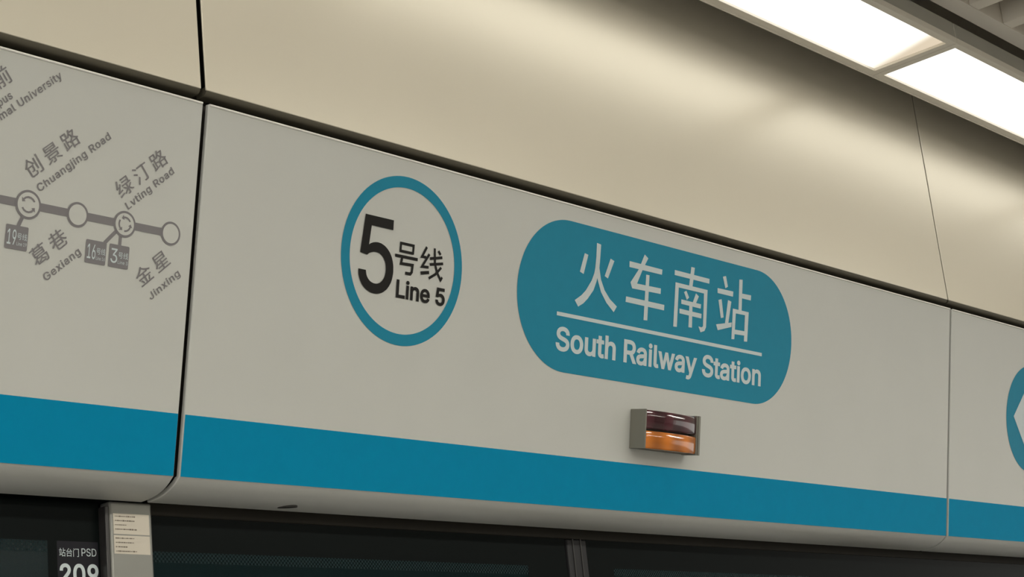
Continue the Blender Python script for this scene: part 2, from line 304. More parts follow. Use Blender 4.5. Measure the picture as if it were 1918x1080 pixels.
'e': (404, ['212,-8 191,-7 170,-4 151,1 133,8 117,16 102,27 88,39 76,53 65,68 56,85 48,103 42,122 38,143 35,164 34,187 35,210 38,231 42,252 48,271 55,290 64,307 75,322 87,336 100,349 115,359 131,368 148,375 166,380 185,383 205,384 218,384 230,383 242,381 254,378 266,374 277,369 289,364 299,357 309,349 319,341 328,331 337,321 344,309 351,296 357,282 362,267 366,250 369,233 371,214 371,194 371,169 75,169 75,221 338,221 310,202 309,217 308,231 305,244 302,257 298,269 292,280 286,290 279,299 271,307 263,314 253,320 242,324 231,328 218,329 205,330 192,329 179,327 167,324 156,319 146,313 137,306 129,298 121,290 115,280 109,270 104,259 101,247 98,235 96,223 96,211 96,178 97,161 98,146 101,132 105,118 110,106 117,95 124,85 132,76 141,68 151,61 162,56 173,52 186,49 199,47 212,46 221,46 230,47 238,48 246,50 254,53 261,56 268,59 274,63 280,68 285,73 290,78 295,84 299,91 303,98 306,105 365,91 361,79 356,68 350,58 343,48 335,39 326,31 316,23 306,16 295,10 283,4 270,0 256,-4 242,-6 227,-8']),
'g': (425, ['207,-151 191,-150 175,-149 160,-147 147,-144 134,-140 122,-135 111,-130 100,-124 91,-117 82,-110 74,-103 67,-95 61,-86 55,-78 51,-69 101,-41 105,-45 108,-50 112,-55 117,-61 122,-66 127,-71 133,-76 139,-80 146,-84 154,-88 163,-92 173,-94 183,-96 195,-97 207,-97 225,-96 241,-94 256,-89 270,-83 282,-75 293,-65 301,-53 307,-40 310,-24 311,-6 311,68 306,68 303,63 300,58 296,53 291,47 287,41 281,36 275,30 268,25 261,20 252,16 243,12 233,9 221,7 209,5 195,5 177,6 160,8 143,13 128,19 113,27 99,36 86,47 74,60 64,74 55,90 48,108 42,126 38,147 35,168 34,191 35,214 37,236 42,256 47,275 55,293 64,310 74,325 86,338 98,350 112,361 127,369 143,376 160,381 178,383 196,384 210,384 222,383 234,380 244,377 253,373 262,368 270,363 277,358 283,352 288,346 293,340 297,334 301,329 305,324 308,319 313,319 313,379 372,379 372,-9 372,-28 369,-46 364,-62 358,-77 350,-90 341,-102 330,-112 318,-121 305,-129 291,-136 275,-141 259,-145 242,-148 225,-150', '205,59 218,60 231,62 243,65 254,69 264,75 273,82 281,90 288,99 294,110 300,121 304,133 308,147 310,161 312,176 312,193 312,208 310,223 308,238 305,251 300,264 295,276 288,286 281,296 273,305 264,312 254,319 243,323 231,327 218,329 205,330 191,329 178,327 166,323 155,318 145,312 136,304 128,295 120,285 114,274 109,262 104,250 101,236 98,222 97,208 96,193 97,177 98,162 101,148 104,135 109,123 114,111 121,101 128,91 136,83 145,76 156,70 167,65 178,62 191,60']),
'h': (410, ['114,227 114,0 53,0 53,509 114,509 114,287 102,287 110,307 119,324 129,339 140,352 152,362 165,370 180,376 195,381 211,384 227,384 242,384 257,382 270,379 283,374 295,369 306,362 316,353 326,344 334,333 341,321 347,307 351,293 354,276 356,259 357,240 357,0 296,0 296,235 295,252 292,268 288,281 281,294 273,304 263,313 252,320 239,325 225,328 210,329 199,329 189,327 179,325 170,322 161,317 152,312 145,306 138,299 132,291 126,283 122,273 118,263 116,252 114,240']),
'i': (167, ['53,0 53,379 114,379 114,0', '84,443 77,443 71,445 65,447 59,450 54,455 49,460 46,465 43,471 42,477 41,483 42,490 43,496 46,502 49,507 54,512 59,516 65,519 71,522 77,523 84,524 91,523 97,522 103,519 109,516 114,512 118,507 122,502 124,496 126,490 126,483 126,477 124,471 122,465 118,460 114,455 109,450 103,447 97,445 91,443']),
'j': (167, ['53,379 114,379 114,-30 113,-44 112,-56 109,-68 106,-80 102,-90 96,-100 90,-109 82,-117 74,-123 65,-129 54,-134 43,-138 31,-141 18,-142 4,-143 -10,-143 -10,-87 2,-87 12,-86 21,-84 28,-81 35,-77 40,-72 45,-65 48,-58 51,-49 52,-40 53,-29', '83,443 77,443 70,445 64,447 59,450 53,455 49,460 45,465 43,471 41,477 41,483 41,490 43,496 45,502 49,507 53,512 59,516 64,519 70,522 77,523 83,524 90,523 97,522 103,519 108,516 114,512 118,507 121,502 124,496 125,490 126,483 125,477 124,471 121,465 118,460 114,455 108,450 103,447 97,445 90,443']),
'l': (189, ['139,-2 123,-1 108,1 95,6 83,12 74,20 66,30 60,41 56,54 53,68 53,84 53,509 114,509 114,99 114,89 115,80 116,73 118,67 120,62 123,59 127,56 133,54 139,52 146,52 160,53 170,54 181,3 162,-1 157,-1 153,-2 148,-2 144,-2']),
'm': (610, ['53,0 53,379 112,379 112,295 108,295 111,307 115,318 120,328 126,337 132,346 140,354 147,360 155,366 163,372 172,376 181,380 190,383 200,385 209,386 219,386 235,385 250,382 264,377 276,370 287,361 297,350 305,338 312,325 317,310 321,295 312,295 316,306 320,316 325,326 330,335 337,343 345,351 353,358 361,364 371,370 381,375 391,379 402,382 413,384 425,386 437,386 450,386 462,384 474,381 486,377 497,372 508,365 517,358 526,349 534,339 541,328 546,316 551,303 554,288 556,272 557,255 557,0 496,0 496,254 495,269 492,283 487,295 481,305 473,313 463,319 453,324 442,328 431,330 419,330 409,330 399,329 390,327 382,324 374,320 367,315 361,310 355,304 350,297 345,290 342,282 339,274 337,266 336,257 335,247 335,0 274,0 274,260 273,272 271,283 267,293 261,303 253,311 244,318 234,323 224,327 212,330 199,330 191,330 182,329 174,327 166,324 158,320 150,316 143,310 137,304 131,297 126,289 121,281 118,271 116,261 114,250 114,238 114,0']),
'n': (410, ['114,227 114,0 53,0 53,379 112,379 112,287 102,287 110,307 119,324 129,339 140,352 152,362 165,370 180,376 195,381 211,384 227,384 242,384 257,382 270,379 283,374 295,369 306,362 316,353 325,344 333,333 341,321 347,307 351,293 354,276 356,259 357,240 357,0 296,0 296,235 295,252 292,268 288,281 281,294 273,304 263,313 252,320 239,325 225,328 210,329 199,329 189,327 179,325 170,322 161,317 152,312 145,306 138,299 132,291 126,283 122,273 118,263 116,252 114,240']),
'o': (415, ['207,-8 187,-7 168,-4 150,1 133,8 117,16 102,27 88,39 76,53 65,68 56,85 48,103 42,123 38,143 35,165 34,187 35,211 38,233 42,253 48,273 56,291 65,308 76,323 88,337 102,349 117,360 133,369 150,376 168,380 187,383 207,384 228,383 247,380 265,376 282,369 299,360 314,349 327,337 339,323 350,308 359,291 367,273 373,253 378,233 380,211 381,187 380,165 378,143 373,123 367,103 359,85 350,68 339,53 327,39 314,27 299,16 282,8 265,1 247,-4 228,-7', '207,46 222,47 236,50 248,53 260,59 270,66 280,74 288,83 295,94 302,105 307,117 311,131 315,144 317,158 319,173 319,187 319,202 317,217 315,231 311,245 307,258 302,271 295,282 288,292 280,302 270,310 260,317 248,323 236,327 222,329 207,330 193,329 179,327 167,323 155,317 145,310 136,302 127,292 120,282 114,271 108,258 104,245 101,231 98,217 97,203 96,187 97,173 98,158 101,144 104,131 108,117 114,105 120,94 127,83 136,74 145,66 155,59 167,53 179,50 193,47']),
'p': (424, ['53,-143 53,379 112,379 112,319 118,319 121,324 124,329 128,334 133,340 137,346 143,352 149,357 155,363 163,368 171,373 181,377 191,380 203,383 215,384 229,384 248,383 265,381 282,376 298,369 313,361 327,350 339,338 351,325 361,309 370,293 377,274 383,255 387,234 389,212 390,189 389,165 387,143 383,122 377,103 370,84 361,68 351,52 340,39 327,27 313,16 298,7 282,1 266,-4 248,-7 229,-8 216,-8 204,-6 192,-4 182,-1 173,4 164,9 156,14 150,19 143,25 138,31 133,37 129,43 125,49 121,54 118,59 114,59 114,-143', '220,47 234,48 247,50 258,54 269,59 279,66 289,74 297,83 304,93 310,104 316,117 320,130 324,144 326,158 328,174 328,189 328,205 326,220 324,234 320,248 316,261 311,273 304,284 297,294 289,303 280,311 270,318 259,323 247,327 234,329 220,330 207,329 194,327 182,323 171,318 161,312 152,304 144,296 137,286 130,275 125,263 121,250 117,236 115,221 113,206 113,189 113,173 115,157 117,142 121,128 125,115 131,103 137,92 144,82 152,73 162,65 172,58 183,53 194,50 207,47']),
'r': (259, ['53,0 53,379 112,379 112,321 115,321 120,332 126,342 134,351 142,360 152,367 163,374 175,378 187,382 200,384 213,385 229,384 243,384 243,322 230,324 226,325 221,325 216,325 212,326 207,326 196,325 186,324 177,322 168,319 159,315 151,310 144,304 137,298 131,291 126,284 121,275 118,267 116,257 114,247 114,237 114,0']),
's': (365, ['182,-8 167,-8 152,-6 138,-4 125,-1 112,3 100,9 89,15 79,21 70,29 62,38 54,47 48,58 43,69 39,81 36,94 94,107 98,95 102,84 108,75 116,67 124,60 134,55 144,51 156,48 168,46 181,45 196,46 210,48 223,51 234,56 244,62 253,69 260,77 264,85 267,94 268,103 267,110 266,118 263,124 259,130 254,136 248,141 241,145 232,149 223,152 212,155 149,170 130,175 112,182 97,190 83,198 72,208 63,219 56,231 51,244 48,258 47,274 48,287 50,299 53,310 58,321 65,332 73,341 82,350 92,357 103,364 115,370 128,375 142,379 156,382 171,384 187,384 202,384 216,383 230,380 242,377 254,372 265,367 274,361 283,355 292,347 299,339 305,330 311,321 316,311 320,301 324,290 268,277 265,286 261,294 256,301 250,309 243,316 234,322 225,326 214,330 201,332 187,333 174,332 162,330 151,327 140,322 131,317 123,310 117,303 112,295 109,286 109,277 109,269 111,262 114,255 118,249 124,243 131,238 139,234 149,230 159,226 172,223 229,209 249,204 267,197 282,190 295,181 306,171 315,161 322,149 327,136 330,122 331,107 330,93 328,81 324,69 319,58 312,47 304,37 295,28 284,20 273,13 260,6 246,1 231,-3 216,-6 199,-8']),
't': (227, ['204,379 204,327 6,327 6,379', '65,471 126,471 126,98 126,88 128,80 130,73 132,66 136,61 141,57 146,54 153,52 161,50 170,50 185,51 202,54 213,2 209,1 205,0 201,-1 197,-2 192,-3 187,-3 182,-4 178,-4 173,-4 168,-4 150,-3 133,0 117,5 104,12 92,21 82,32 75,45 69,59 66,75 65,93']),
'u': (410, ['182,-5 167,-4 153,-3 140,1 127,5 115,11 104,18 94,26 84,36 76,47 69,59 63,72 59,87 55,103 53,120 53,139 53,379 114,379 114,144 115,127 117,112 122,98 129,86 137,75 147,66 158,59 171,54 185,51 200,50 211,51 221,52 231,54 240,58 249,62 257,67 265,73 272,80 278,88 283,97 288,106 291,117 294,128 296,140 296,153 296,379 357,379 357,0 298,0 298,92 307,92 300,72 291,54 281,39 269,27 257,17 244,9 230,3 215,-2 199,-4']),
'v': (389, ['163,0 17,379 84,379 165,155 170,141 175,128 179,114 183,100 187,87 191,73 194,60 198,47 202,34 206,21 184,21 188,34 192,47 196,60 199,73 203,87 206,100 210,114 215,128 219,141 224,155 305,379 371,379 226,0']),
'w': (567, ['138,0 23,379 87,379 133,214 137,200 141,185 145,169 150,153 154,137 158,119 162,101 167,82 171,62 175,41 165,41 169,61 173,81 177,99 181,117 186,135 190,152 194,168 198,184 202,199 206,214 252,379 316,379 362,214 365,199 369,184 373,169 377,152 382,136 386,118 390,100 394,81 398,62 402,41 391,41 396,61 400,81 404,100 409,118 413,135 417,152 421,168 426,184 430,199 434,214 480,379 545,379 429,0 368,0 319,172 305,225 302,236 299,247 296,258 293,269 291,280 277,338 291,338 277,280 263,225 260,214 257,203 254,192 251,182 248,172 199,0']),
'x': (379, ['21,0 171,218 171,171 29,379 100,379 147,306 155,295 161,284 168,273 174,263 179,253 185,244 190,234 196,224 202,215 207,206 175,206 181,215 187,224 192,234 197,244 202,253 208,263 213,273 219,284 226,295 233,306 282,379 352,379 209,169 209,214 358,0 287,0 231,85 224,96 217,106 211,117 205,126 200,136 195,145 189,155 184,164 178,173 173,182 205,182 199,173 194,164 188,155 183,145 178,136 173,126 168,117 162,106 155,96 148,85 91,0']),
'y': (389, ['47,-139 61,-86 71,-87 78,-89 85,-90 92,-90 98,-90 104,-89 110,-88 115,-85 120,-82 125,-79 130,-74 135,-68 139,-62 143,-54 147,-45 151,-36 163,-1 17,379 84,379 165,155 170,141 175,128 179,114 183,100 187,87 190,73 194,60 198,47 202,34 206,21 184,21 187,34 191,47 195,60 199,73 202,87 206,100 210,114 215,128 219,141 224,155 305,379 371,379 204,-58 199,-70 194,-80 189,-90 183,-99 177,-107 170,-114 163,-121 155,-127 148,-132 139,-136 131,-139 121,-142 112,-144 102,-145 91,-145 86,-145 80,-145 74,-144 69,-144 65,-143 60,-142 56,-141 53,-140 50,-140']),
'火': (1000, ['211,638 182,538 139,440 83,357 155,321 211,408 253,511 284,616', '833,638 794,542 747,441 698,353 761,324 812,409 865,508 913,607', '523,451 520,450 534,573 539,700 541,829 459,829 445,486 341,189 51,-20 71,-38 89,-60 102,-81 293,24 419,160 492,321 586,143 724,10 912,-74 926,-51 944,-26 962,-6 753,85 609,240']),
'车': (1000, ['168,321 187,329 224,334 276,336 507,336 507,184 61,184 61,110 507,110 507,-80 586,-80 586,110 942,110 942,184 586,184 586,336 858,336 858,407 586,407 586,560 507,560 507,407 250,407 292,473 335,545 376,622 924,622 924,695 412,695 432,737 450,779 468,822 383,845 365,795 345,744 323,695 77,695 77,622 289,622 257,559 229,510 210,478 184,439 162,412 140,398 151,372 161,344']),
'南': (1000, ['317,460 342,420 363,377 377,339 440,361 425,398 402,440 376,479', '458,840 458,740 60,740 60,669 458,669 458,563 114,563 114,-79 190,-79 190,494 812,494 812,8 810,-5 803,-11 789,-14 759,-15 708,-15 647,-13 658,-34 667,-58 673,-80 747,-79 804,-76 845,-68 871,-53 884,-29 888,8 888,563 541,563 541,669 941,669 941,740 541,740 541,840', '622,481 603,435 578,384 553,338 266,338 266,277 461,277 461,176 245,176 245,113 461,113 461,-61 533,-61 533,113 758,113 758,176 533,176 533,277 740,277 740,338 618,338 641,376 664,418 687,461']),
'站': (1000, ['58,652 58,582 447,582 447,652', '98,525 120,404 137,278 146,167 209,178 198,289 181,415 158,536', '175,815 202,764 226,709 243,662 311,686 294,732 269,785 240,835', '330,549 313,413 290,269 264,144 184,125 111,109 47,95 65,20 180,49 309,82 443,116 436,185 328,159 354,277 378,408 400,535', '467,362 467,-79 540,-79 540,-31 842,-31 842,-75 918,-75 918,362 706,362 706,561 960,561 960,633 706,633 706,841 629,841 629,362', '540,39 540,291 842,291 842,39']),
'号': (1000, ['260,732 736,732 736,596 260,596', '185,799 185,530 815,530 815,799', '63,440 63,371 269,371 248,308 225,246 203,191 727,191 708,94 686,32 663,-1 651,-7 635,-9 615,-10 574,-9 513,-7 444,-2 457,-25 465,-50 470,-74 537,-77 595,-78 639,-77 674,-74 702,-66 726,-50 759,-2 787,86 812,225 814,239 815,253 816,259 315,259 352,371 933,371 933,440']),
'线': (1000, ['54,54 70,-18 170,12 282,46 398,80 387,144 264,110 150,78', '704,780 757,752 808,720 849,689 893,736 852,765 800,796 748,822', '72,423 93,430 139,439 232,452 190,393 155,346 130,317 101,284 77,262 54,251 63,228 72,202 78,182 111,195 198,216 384,255 383,274 383,296 384,318 185,282 261,378 333,483 401,592 338,630 318,593 297,556 275,519 148,506 207,598 261,699 309,804 239,837 191,718 140,617 104,556 83,526 65,505 47,494 57,470 66,444', '887,349 842,288 789,231 728,178 713,235 699,298 688,367 943,415 931,481 679,434 674,477 670,521 666,566 915,604 903,670 662,634 660,702 658,771 658,842 584,842 585,768 588,695 591,623 433,600 445,532 595,555 599,509 603,465 608,421 413,385 425,317 617,353 630,273 647,199 666,133 577,80 481,36 381,0 399,-20 415,-42 428,-62 520,-26 608,17 691,66 736,-11 792,-60 857,-77 912,-64 945,-19 963,68 944,78 924,92 907,108 900,39 887,5 865,-4 823,9 786,48 753,110 828,174 894,243 950,319']),
'创': (1000, ['838,824 838,20 835,5 827,-3 812,-6 779,-6 725,-6 659,-5 670,-28 680,-54 686,-76 767,-76 826,-72 867,-64 893,-48 908,-21 913,20 913,824', '643,724 643,168 715,168 715,724', '142,474 142,45 153,-23 193,-56 269,-65 455,-65 524,-50 560,5 576,112 553,119 529,129 509,141 502,52 485,10 450,0 275,0 237,3 220,16 216,45 216,407 432,407 423,309 414,250 403,223 395,216 386,214 374,213 354,213 324,215 288,218 297,197 304,175 307,153 346,151 380,151 406,152 428,156 447,165 463,178 482,220 496,304 506,444 507,456 507,468 507,474', '313,838 244,708 146,585 27,480 46,465 66,445 82,428 176,511 259,608 330,713 410,623 484,534 540,457 595,507 532,589 449,683 362,774 383,818']),
'景': (1000, ['242,640 755,640 755,576 242,576', '242,753 755,753 755,690 242,690', '265,290 736,290 736,195 265,195', '623,66 720,25 814,-22 888,-66 939,-17 862,27 767,72 671,110', '291,114 220,67 134,25 44,-9 63,-25 83,-45 100,-63 190,-21 281,30 359,86', '433,506 443,492 453,477 462,461 56,461 56,399 941,399 941,461 543,461 531,482 518,504 502,524 830,524 830,804 170,804 170,524 487,524', '193,346 193,140 462,140 462,-6 461,-15 456,-19 445,-21 421,-22 380,-21 330,-20 340,-39 348,-60 353,-80 416,-80 464,-77 499,-70 522,-58 535,-39 538,-8 538,140 811,140 811,346']),
'路': (1000, ['156,732 345,732 345,556 156,556', '38,42 51,-31 168,-3 300,29 438,64 431,131 299,100 299,279 405,279 419,263 431,246 441,229 461,238 481,248 501,258 501,-78 571,-78 571,-41 823,-41 823,-75 894,-75 894,256 926,241 940,263 957,286 973,304 887,344 810,394 743,452 802,532 852,621 891,720 844,741 830,738 636,738 647,766 658,794 668,823 597,841 550,724 488,618 414,532 414,798 89,798 89,490 231,490 231,84 153,66 153,396 89,396 89,52', '571,25 571,218 823,218 823,25', '797,672 768,612 734,556 695,504 656,554 623,605 596,655 605,672', '546,283 598,318 649,358 697,402 742,359 791,319 845,283', '650,454 579,391 503,339 424,298 424,346 299,346 299,490 414,490 414,522 433,508 452,491 467,477 499,511 529,550 558,592 585,546 615,500']),
'绿': (1000, ['418,347 466,304 510,258 542,216 594,257 561,298 516,343 468,384', '42,53 58,-19 150,10 251,42 357,75 345,138 233,106 130,76', '441,800 441,735 815,735 811,648 462,648 462,588 808,588 803,494 409,494 409,427 641,427 641,237 544,173 451,114 374,67 416,8 486,56 562,110 641,167 641,2 640,-7 635,-11 626,-12 606,-12 575,-12 535,-11 544,-33 552,-57 557,-78 609,-77 649,-74 679,-66 698,-51 708,-29 711,2 711,186 772,109 844,46 925,-1 939,19 955,40 972,56 897,92 829,141 770,202 830,246 892,295 949,345 890,382 846,338 793,290 739,246 729,262 719,279 711,296 711,427 959,427 959,494 875,494 881,596 885,702 888,799 835,803 826,800', '60,423 80,430 124,438 209,451 171,392 138,346 115,317 87,285 64,262 43,251 52,228 60,202 66,182 97,194 177,214 347,249 347,268 347,291 348,313 167,280 240,377 309,481 372,590 309,628 290,591 271,554 250,517 135,506 191,599 244,701 289,807 215,839 171,721 123,619 90,558 70,528 52,507 34,496 44,472 53,444']),
'汀': (1000, ['93,773 160,734 224,689 273,647 321,704 270,744 205,787 138,824', '43,512 112,474 177,430 227,389 273,448 221,488 154,529 86,565', '76,-19 137,-75 203,28 270,140 332,250 280,303 212,186 140,73', '362,756 362,681 682,681 682,28 679,13 671,5 655,2 619,1 559,1 487,4 500,-21 510,-50 517,-75 601,-74 665,-71 711,-61 739,-44 755,-15 759,27 759,681 961,681 961,756']),
'葛': (1000, ['260,473 745,473 745,405 260,405', '260,587 745,587 745,521 260,521', '636,840 636,778 359,778 359,840 286,840 286,778 64,778 64,714 286,714 286,655 359,655 359,714 636,714 636,655 711,655 711,714 937,714 937,778 711,778 711,840', '189,637 189,355 280,355 220,275 137,194 32,122 50,107 69,88 83,70 125,98 164,127 200,158 200,-19 652,-19 659,-38 665,-58 668,-78 713,-80 753,-80 782,-78 806,-74 826,-66 843,-52 866,-3 883,97 897,266 898,278 899,290 899,296 327,296 340,314 352,331 363,349 332,355 819,355 819,637', '506,234 456,171 381,122 292,86 308,73 325,57 338,43 270,43 270,194 239,194 280,238 824,238 812,105 798,28 783,-8 774,-15 764,-17 750,-18 687,-16 687,43 345,43 403,69 458,101 507,140 583,109 657,76 715,46 753,97 694,125 622,156 547,184 556,196 563,209 570,222']),
'巷': (1000, ['619,840 619,721 378,721 378,840 303,840 303,721 109,721 109,654 303,654 303,519 46,519 46,451 294,451 222,360 131,281 28,220 48,202 69,181 86,163 145,200 203,243 257,292 257,55 272,-17 325,-52 429,-61 726,-61 813,-48 858,0 878,97 855,104 829,114 808,125 798,50 773,15 723,7 429,7 367,11 338,25 331,55 331,127 724,127 724,314 785,258 850,211 918,175 933,197 953,220 972,240 869,292 774,365 699,451 957,451 957,519 694,519 694,654 896,654 896,721 694,721 694,840', '378,654 619,654 619,519 378,519', '382,451 619,451 638,420 659,391 681,362 321,362 343,391 363,420', '331,299 652,299 652,191 331,191']),
'金': (1000, ['198,218 235,156 268,90 291,34 356,62 333,118 299,182 260,242', '733,243 702,181 665,115 628,57 685,33 724,87 765,150 804,215', '499,849 377,712 214,601 30,522 50,501 68,477 82,453 136,474 189,499 241,526 241,470 458,470 458,334 113,334 113,265 458,265 458,18 68,18 68,-51 934,-51 934,18 537,18 537,265 888,265 888,334 537,334 537,470 758,470 758,533 812,504 866,478 919,457 934,479 953,502 972,522 815,587 665,677 544,782 569,818', '746,540 266,540 351,596 430,659 501,729 574,661 657,597']),
'星': (1000, ['242,594 758,594 758,504 242,504', '242,739 758,739 758,651 242,651', '169,799 169,444 835,444 835,799', '233,443 184,356 121,277 50,212 71,198 94,181 113,165 148,198 183,236 217,277 462,277 462,182 182,182 182,121 462,121 462,12 65,12 65,-54 937,-54 937,12 540,12 540,121 832,121 832,182 540,182 540,277 874,277 874,341 540,341 540,422 462,422 462,341 262,341 278,368 293,395 307,422']),
'前': (1000, ['604,514 604,104 674,104 674,514', '807,544 807,14 805,3 799,-3 786,-5 758,-6 712,-5 654,-4 665,-27 675,-53 681,-76 749,-76 802,-72 839,-63 864,-48 877,-23 881,13 881,544', '723,845 696,792 664,735 629,682 329,682 378,700 352,745 317,795 278,841 208,816 244,772 276,725 300,682 53,682 53,613 947,613 947,682 714,682 744,726 774,772 803,819', '409,301 409,200 187,200 187,301', '409,360 187,360 187,459 409,459', '116,523 116,-75 187,-75 187,141 409,141 409,7 407,-3 402,-8 391,-10 368,-11 329,-10 281,-9 291,-31 300,-54 307,-76 367,-75 413,-72 446,-63 468,-49 479,-26 482,6 482,523']),
'台': (1000, ['179,342 179,-79 255,-79 255,-25 741,-25 741,-77 821,-77 821,342', '255,48 255,270 741,270 741,48', '126,426 190,438 378,451 800,474 824,444 844,415 861,388 925,434 854,528 759,631 658,727 599,687 648,641 697,591 745,540 231,516 320,604 407,704 490,811 415,844 328,723 241,621 183,559 152,530 125,510 101,500 111,475 120,448']),
'门': (1000, ['127,805 180,741 230,675 268,617 329,661 290,717 239,781 185,841', '93,638 93,-80 168,-80 168,638', '359,803 359,731 836,731 836,20 834,4 825,-4 809,-7 774,-8 716,-7 645,-6 656,-29 665,-55 671,-78 756,-78 820,-75 865,-66 892,-49 907,-22 912,20 912,803']),
}
# brush-free strokes of the large sign characters, in header face coordinates
STROKES = {"huo":[[[0.9764,-0.092],[0.9879,-0.0937],[0.9758,-0.1346],[0.9637,-0.1315]],[[1.0601,-0.0903],[1.0727,-0.0934],[1.0543,-0.1323],[1.0435,-0.1288]],[[1.0136,-0.065],[1.0138,-0.0947],[1.012,-0.117],[1.0096,-0.1283],[1.0022,-0.144],[0.9853,-0.1664],[0.972,-0.1782],[0.9519,-0.1908],[0.9634,-0.2024],[0.9788,-0.194],[0.9922,-0.1826],[1.0093,-0.163],[1.0179,-0.1435],[1.0206,-0.1321],[1.0251,-0.115],[1.0264,-0.0928],[1.0274,-0.0665]],[[1.0112,-0.1226],[1.0204,-0.1377],[1.0338,-0.1632],[1.0527,-0.1825],[1.0779,-0.1987],[1.0876,-0.1858],[1.0637,-0.1737],[1.0451,-0.1579],[1.032,-0.1378],[1.0251,-0.115]]],"che":[[[1.1235,-0.0856],[1.2372,-0.0865],[1.2363,-0.0977],[1.1238,-0.0979]],[[1.1738,-0.0638],[1.1866,-0.0702],[1.1693,-0.0961],[1.1517,-0.1288],[1.2346,-0.1274],[1.2344,-0.1392],[1.1359,-0.141],[1.1296,-0.1292],[1.1557,-0.0981]],[[1.1817,-0.1056],[1.1931,-0.1052],[1.192,-0.2013],[1.1791,-0.202]],[[1.1168,-0.1605],[1.2491,-0.1607],[1.2487,-0.1724],[1.1158,-0.1721]]],"nan":[[[1.2814,-0.0806],[1.4098,-0.0814],[1.4095,-0.0919],[1.2814,-0.0914]],[[1.3405,-0.0651],[1.3537,-0.0651],[1.3476,-0.1084],[1.3351,-0.1083]],[[1.2837,-0.2024],[1.2857,-0.1066],[1.4041,-0.1069],[1.4033,-0.189],[1.3978,-0.1981],[1.3834,-0.2026],[1.375,-0.1906],[1.3861,-0.1916],[1.3919,-0.1885],[1.3912,-0.1162],[1.2979,-0.1161],[1.2965,-0.2018]],[[1.3175,-0.1234],[1.326,-0.1193],[1.3367,-0.1327],[1.3289,-0.1389]],[[1.3615,-0.1201],[1.3725,-0.1255],[1.3629,-0.1414],[1.351,-0.1411]],[[1.3089,-0.1404],[1.3818,-0.1414],[1.3808,-0.151],[1.3092,-0.1501]],[[1.3034,-0.1611],[1.3848,-0.162],[1.3845,-0.1722],[1.3041,-0.1712]],[[1.3387,-0.1486],[1.3502,-0.148],[1.3513,-0.1965],[1.3383,-0.1971]]],"zhan":[[[1.4602,-0.069],[1.4721,-0.0657],[1.4808,-0.0884],[1.4714,-0.0934]],[[1.4414,-0.097],[1.5025,-0.0964],[1.5018,-0.108],[1.4421,-0.1079]],[[1.4464,-0.1228],[1.4585,-0.1195],[1.4686,-0.159],[1.4581,-0.1617]],[[1.4833,-0.1181],[1.4962,-0.12],[1.4872,-0.1705],[1.4743,-0.1732]],[[1.4407,-0.1778],[1.5008,-0.1662],[1.5001,-0.1763],[1.4479,-0.19]],[[1.5245,-0.066],[1.5375,-0.0646],[1.5376,-0.1369],[1.5253,-0.137]],[[1.538,-0.0961],[1.5732,-0.0952],[1.5725,-0.1069],[1.5365,-0.1068]],[[1.5031,-0.1345],[1.5659,-0.1348],[1.5635,-0.2019],[1.5508,-0.2028],[1.5514,-0.1432],[1.5152,-0.1439],[1.5128,-0.2023],[1.5014,-0.2033]],[[1.5104,-0.1806],[1.5543,-0.1796],[1.5539,-0.1893],[1.5111,-0.1909]]],"hao":[[[0.4614,-0.1533],[0.4612,-0.1666],[0.491,-0.1667],[0.491,-0.1717],[0.456,-0.1716],[0.4564,-0.1533]],[[0.4568,-0.1525],[0.4937,-0.1525],[0.4931,-0.171],[0.4881,-0.1708],[0.4885,-0.1575],[0.4568,-0.1575]],[[0.4458,-0.1761],[0.5034,-0.1756],[0.5034,-0.1812],[0.4458,-0.1817]],[[0.467,-0.1793],[0.4651,-0.1887],[0.4944,-0.1877],[0.4928,-0.2043],[0.488,-0.21],[0.4736,-0.2101],[0.4736,-0.2045],[0.4854,-0.2044],[0.4874,-0.2021],[0.4882,-0.1935],[0.4583,-0.1945],[0.4614,-0.1783]]],"xian":[[[0.5275,-0.153],[0.5186,-0.1684],[0.5253,-0.1684],[0.5253,-0.1734],[0.5096,-0.1736],[0.5231,-0.1504]],[[0.535,-0.1651],[0.5202,-0.1864],[0.5324,-0.1854],[0.5328,-0.1904],[0.5104,-0.192],[0.5308,-0.1623]],[[0.5123,-0.1985],[0.534,-0.1943],[0.5352,-0.2003],[0.5135,-0.2045]],[[0.5483,-0.1507],[0.5511,-0.1787],[0.5578,-0.1934],[0.5653,-0.2026],[0.5672,-0.1997],[0.5714,-0.2025],[0.5657,-0.2112],[0.5534,-0.1962],[0.5461,-0.1801],[0.5433,-0.1511]],[[0.5342,-0.1691],[0.5664,-0.1624],[0.5674,-0.1674],[0.5352,-0.1741]],[[0.5346,-0.18],[0.5693,-0.1734],[0.5703,-0.1784],[0.5356,-0.185]],[[0.5673,-0.1855],[0.5526,-0.2003],[0.536,-0.21],[0.5334,-0.2056],[0.5494,-0.1963],[0.5637,-0.1819]],[[0.5573,-0.1524],[0.5638,-0.1587],[0.5602,-0.1623],[0.5537,-0.156]]]}

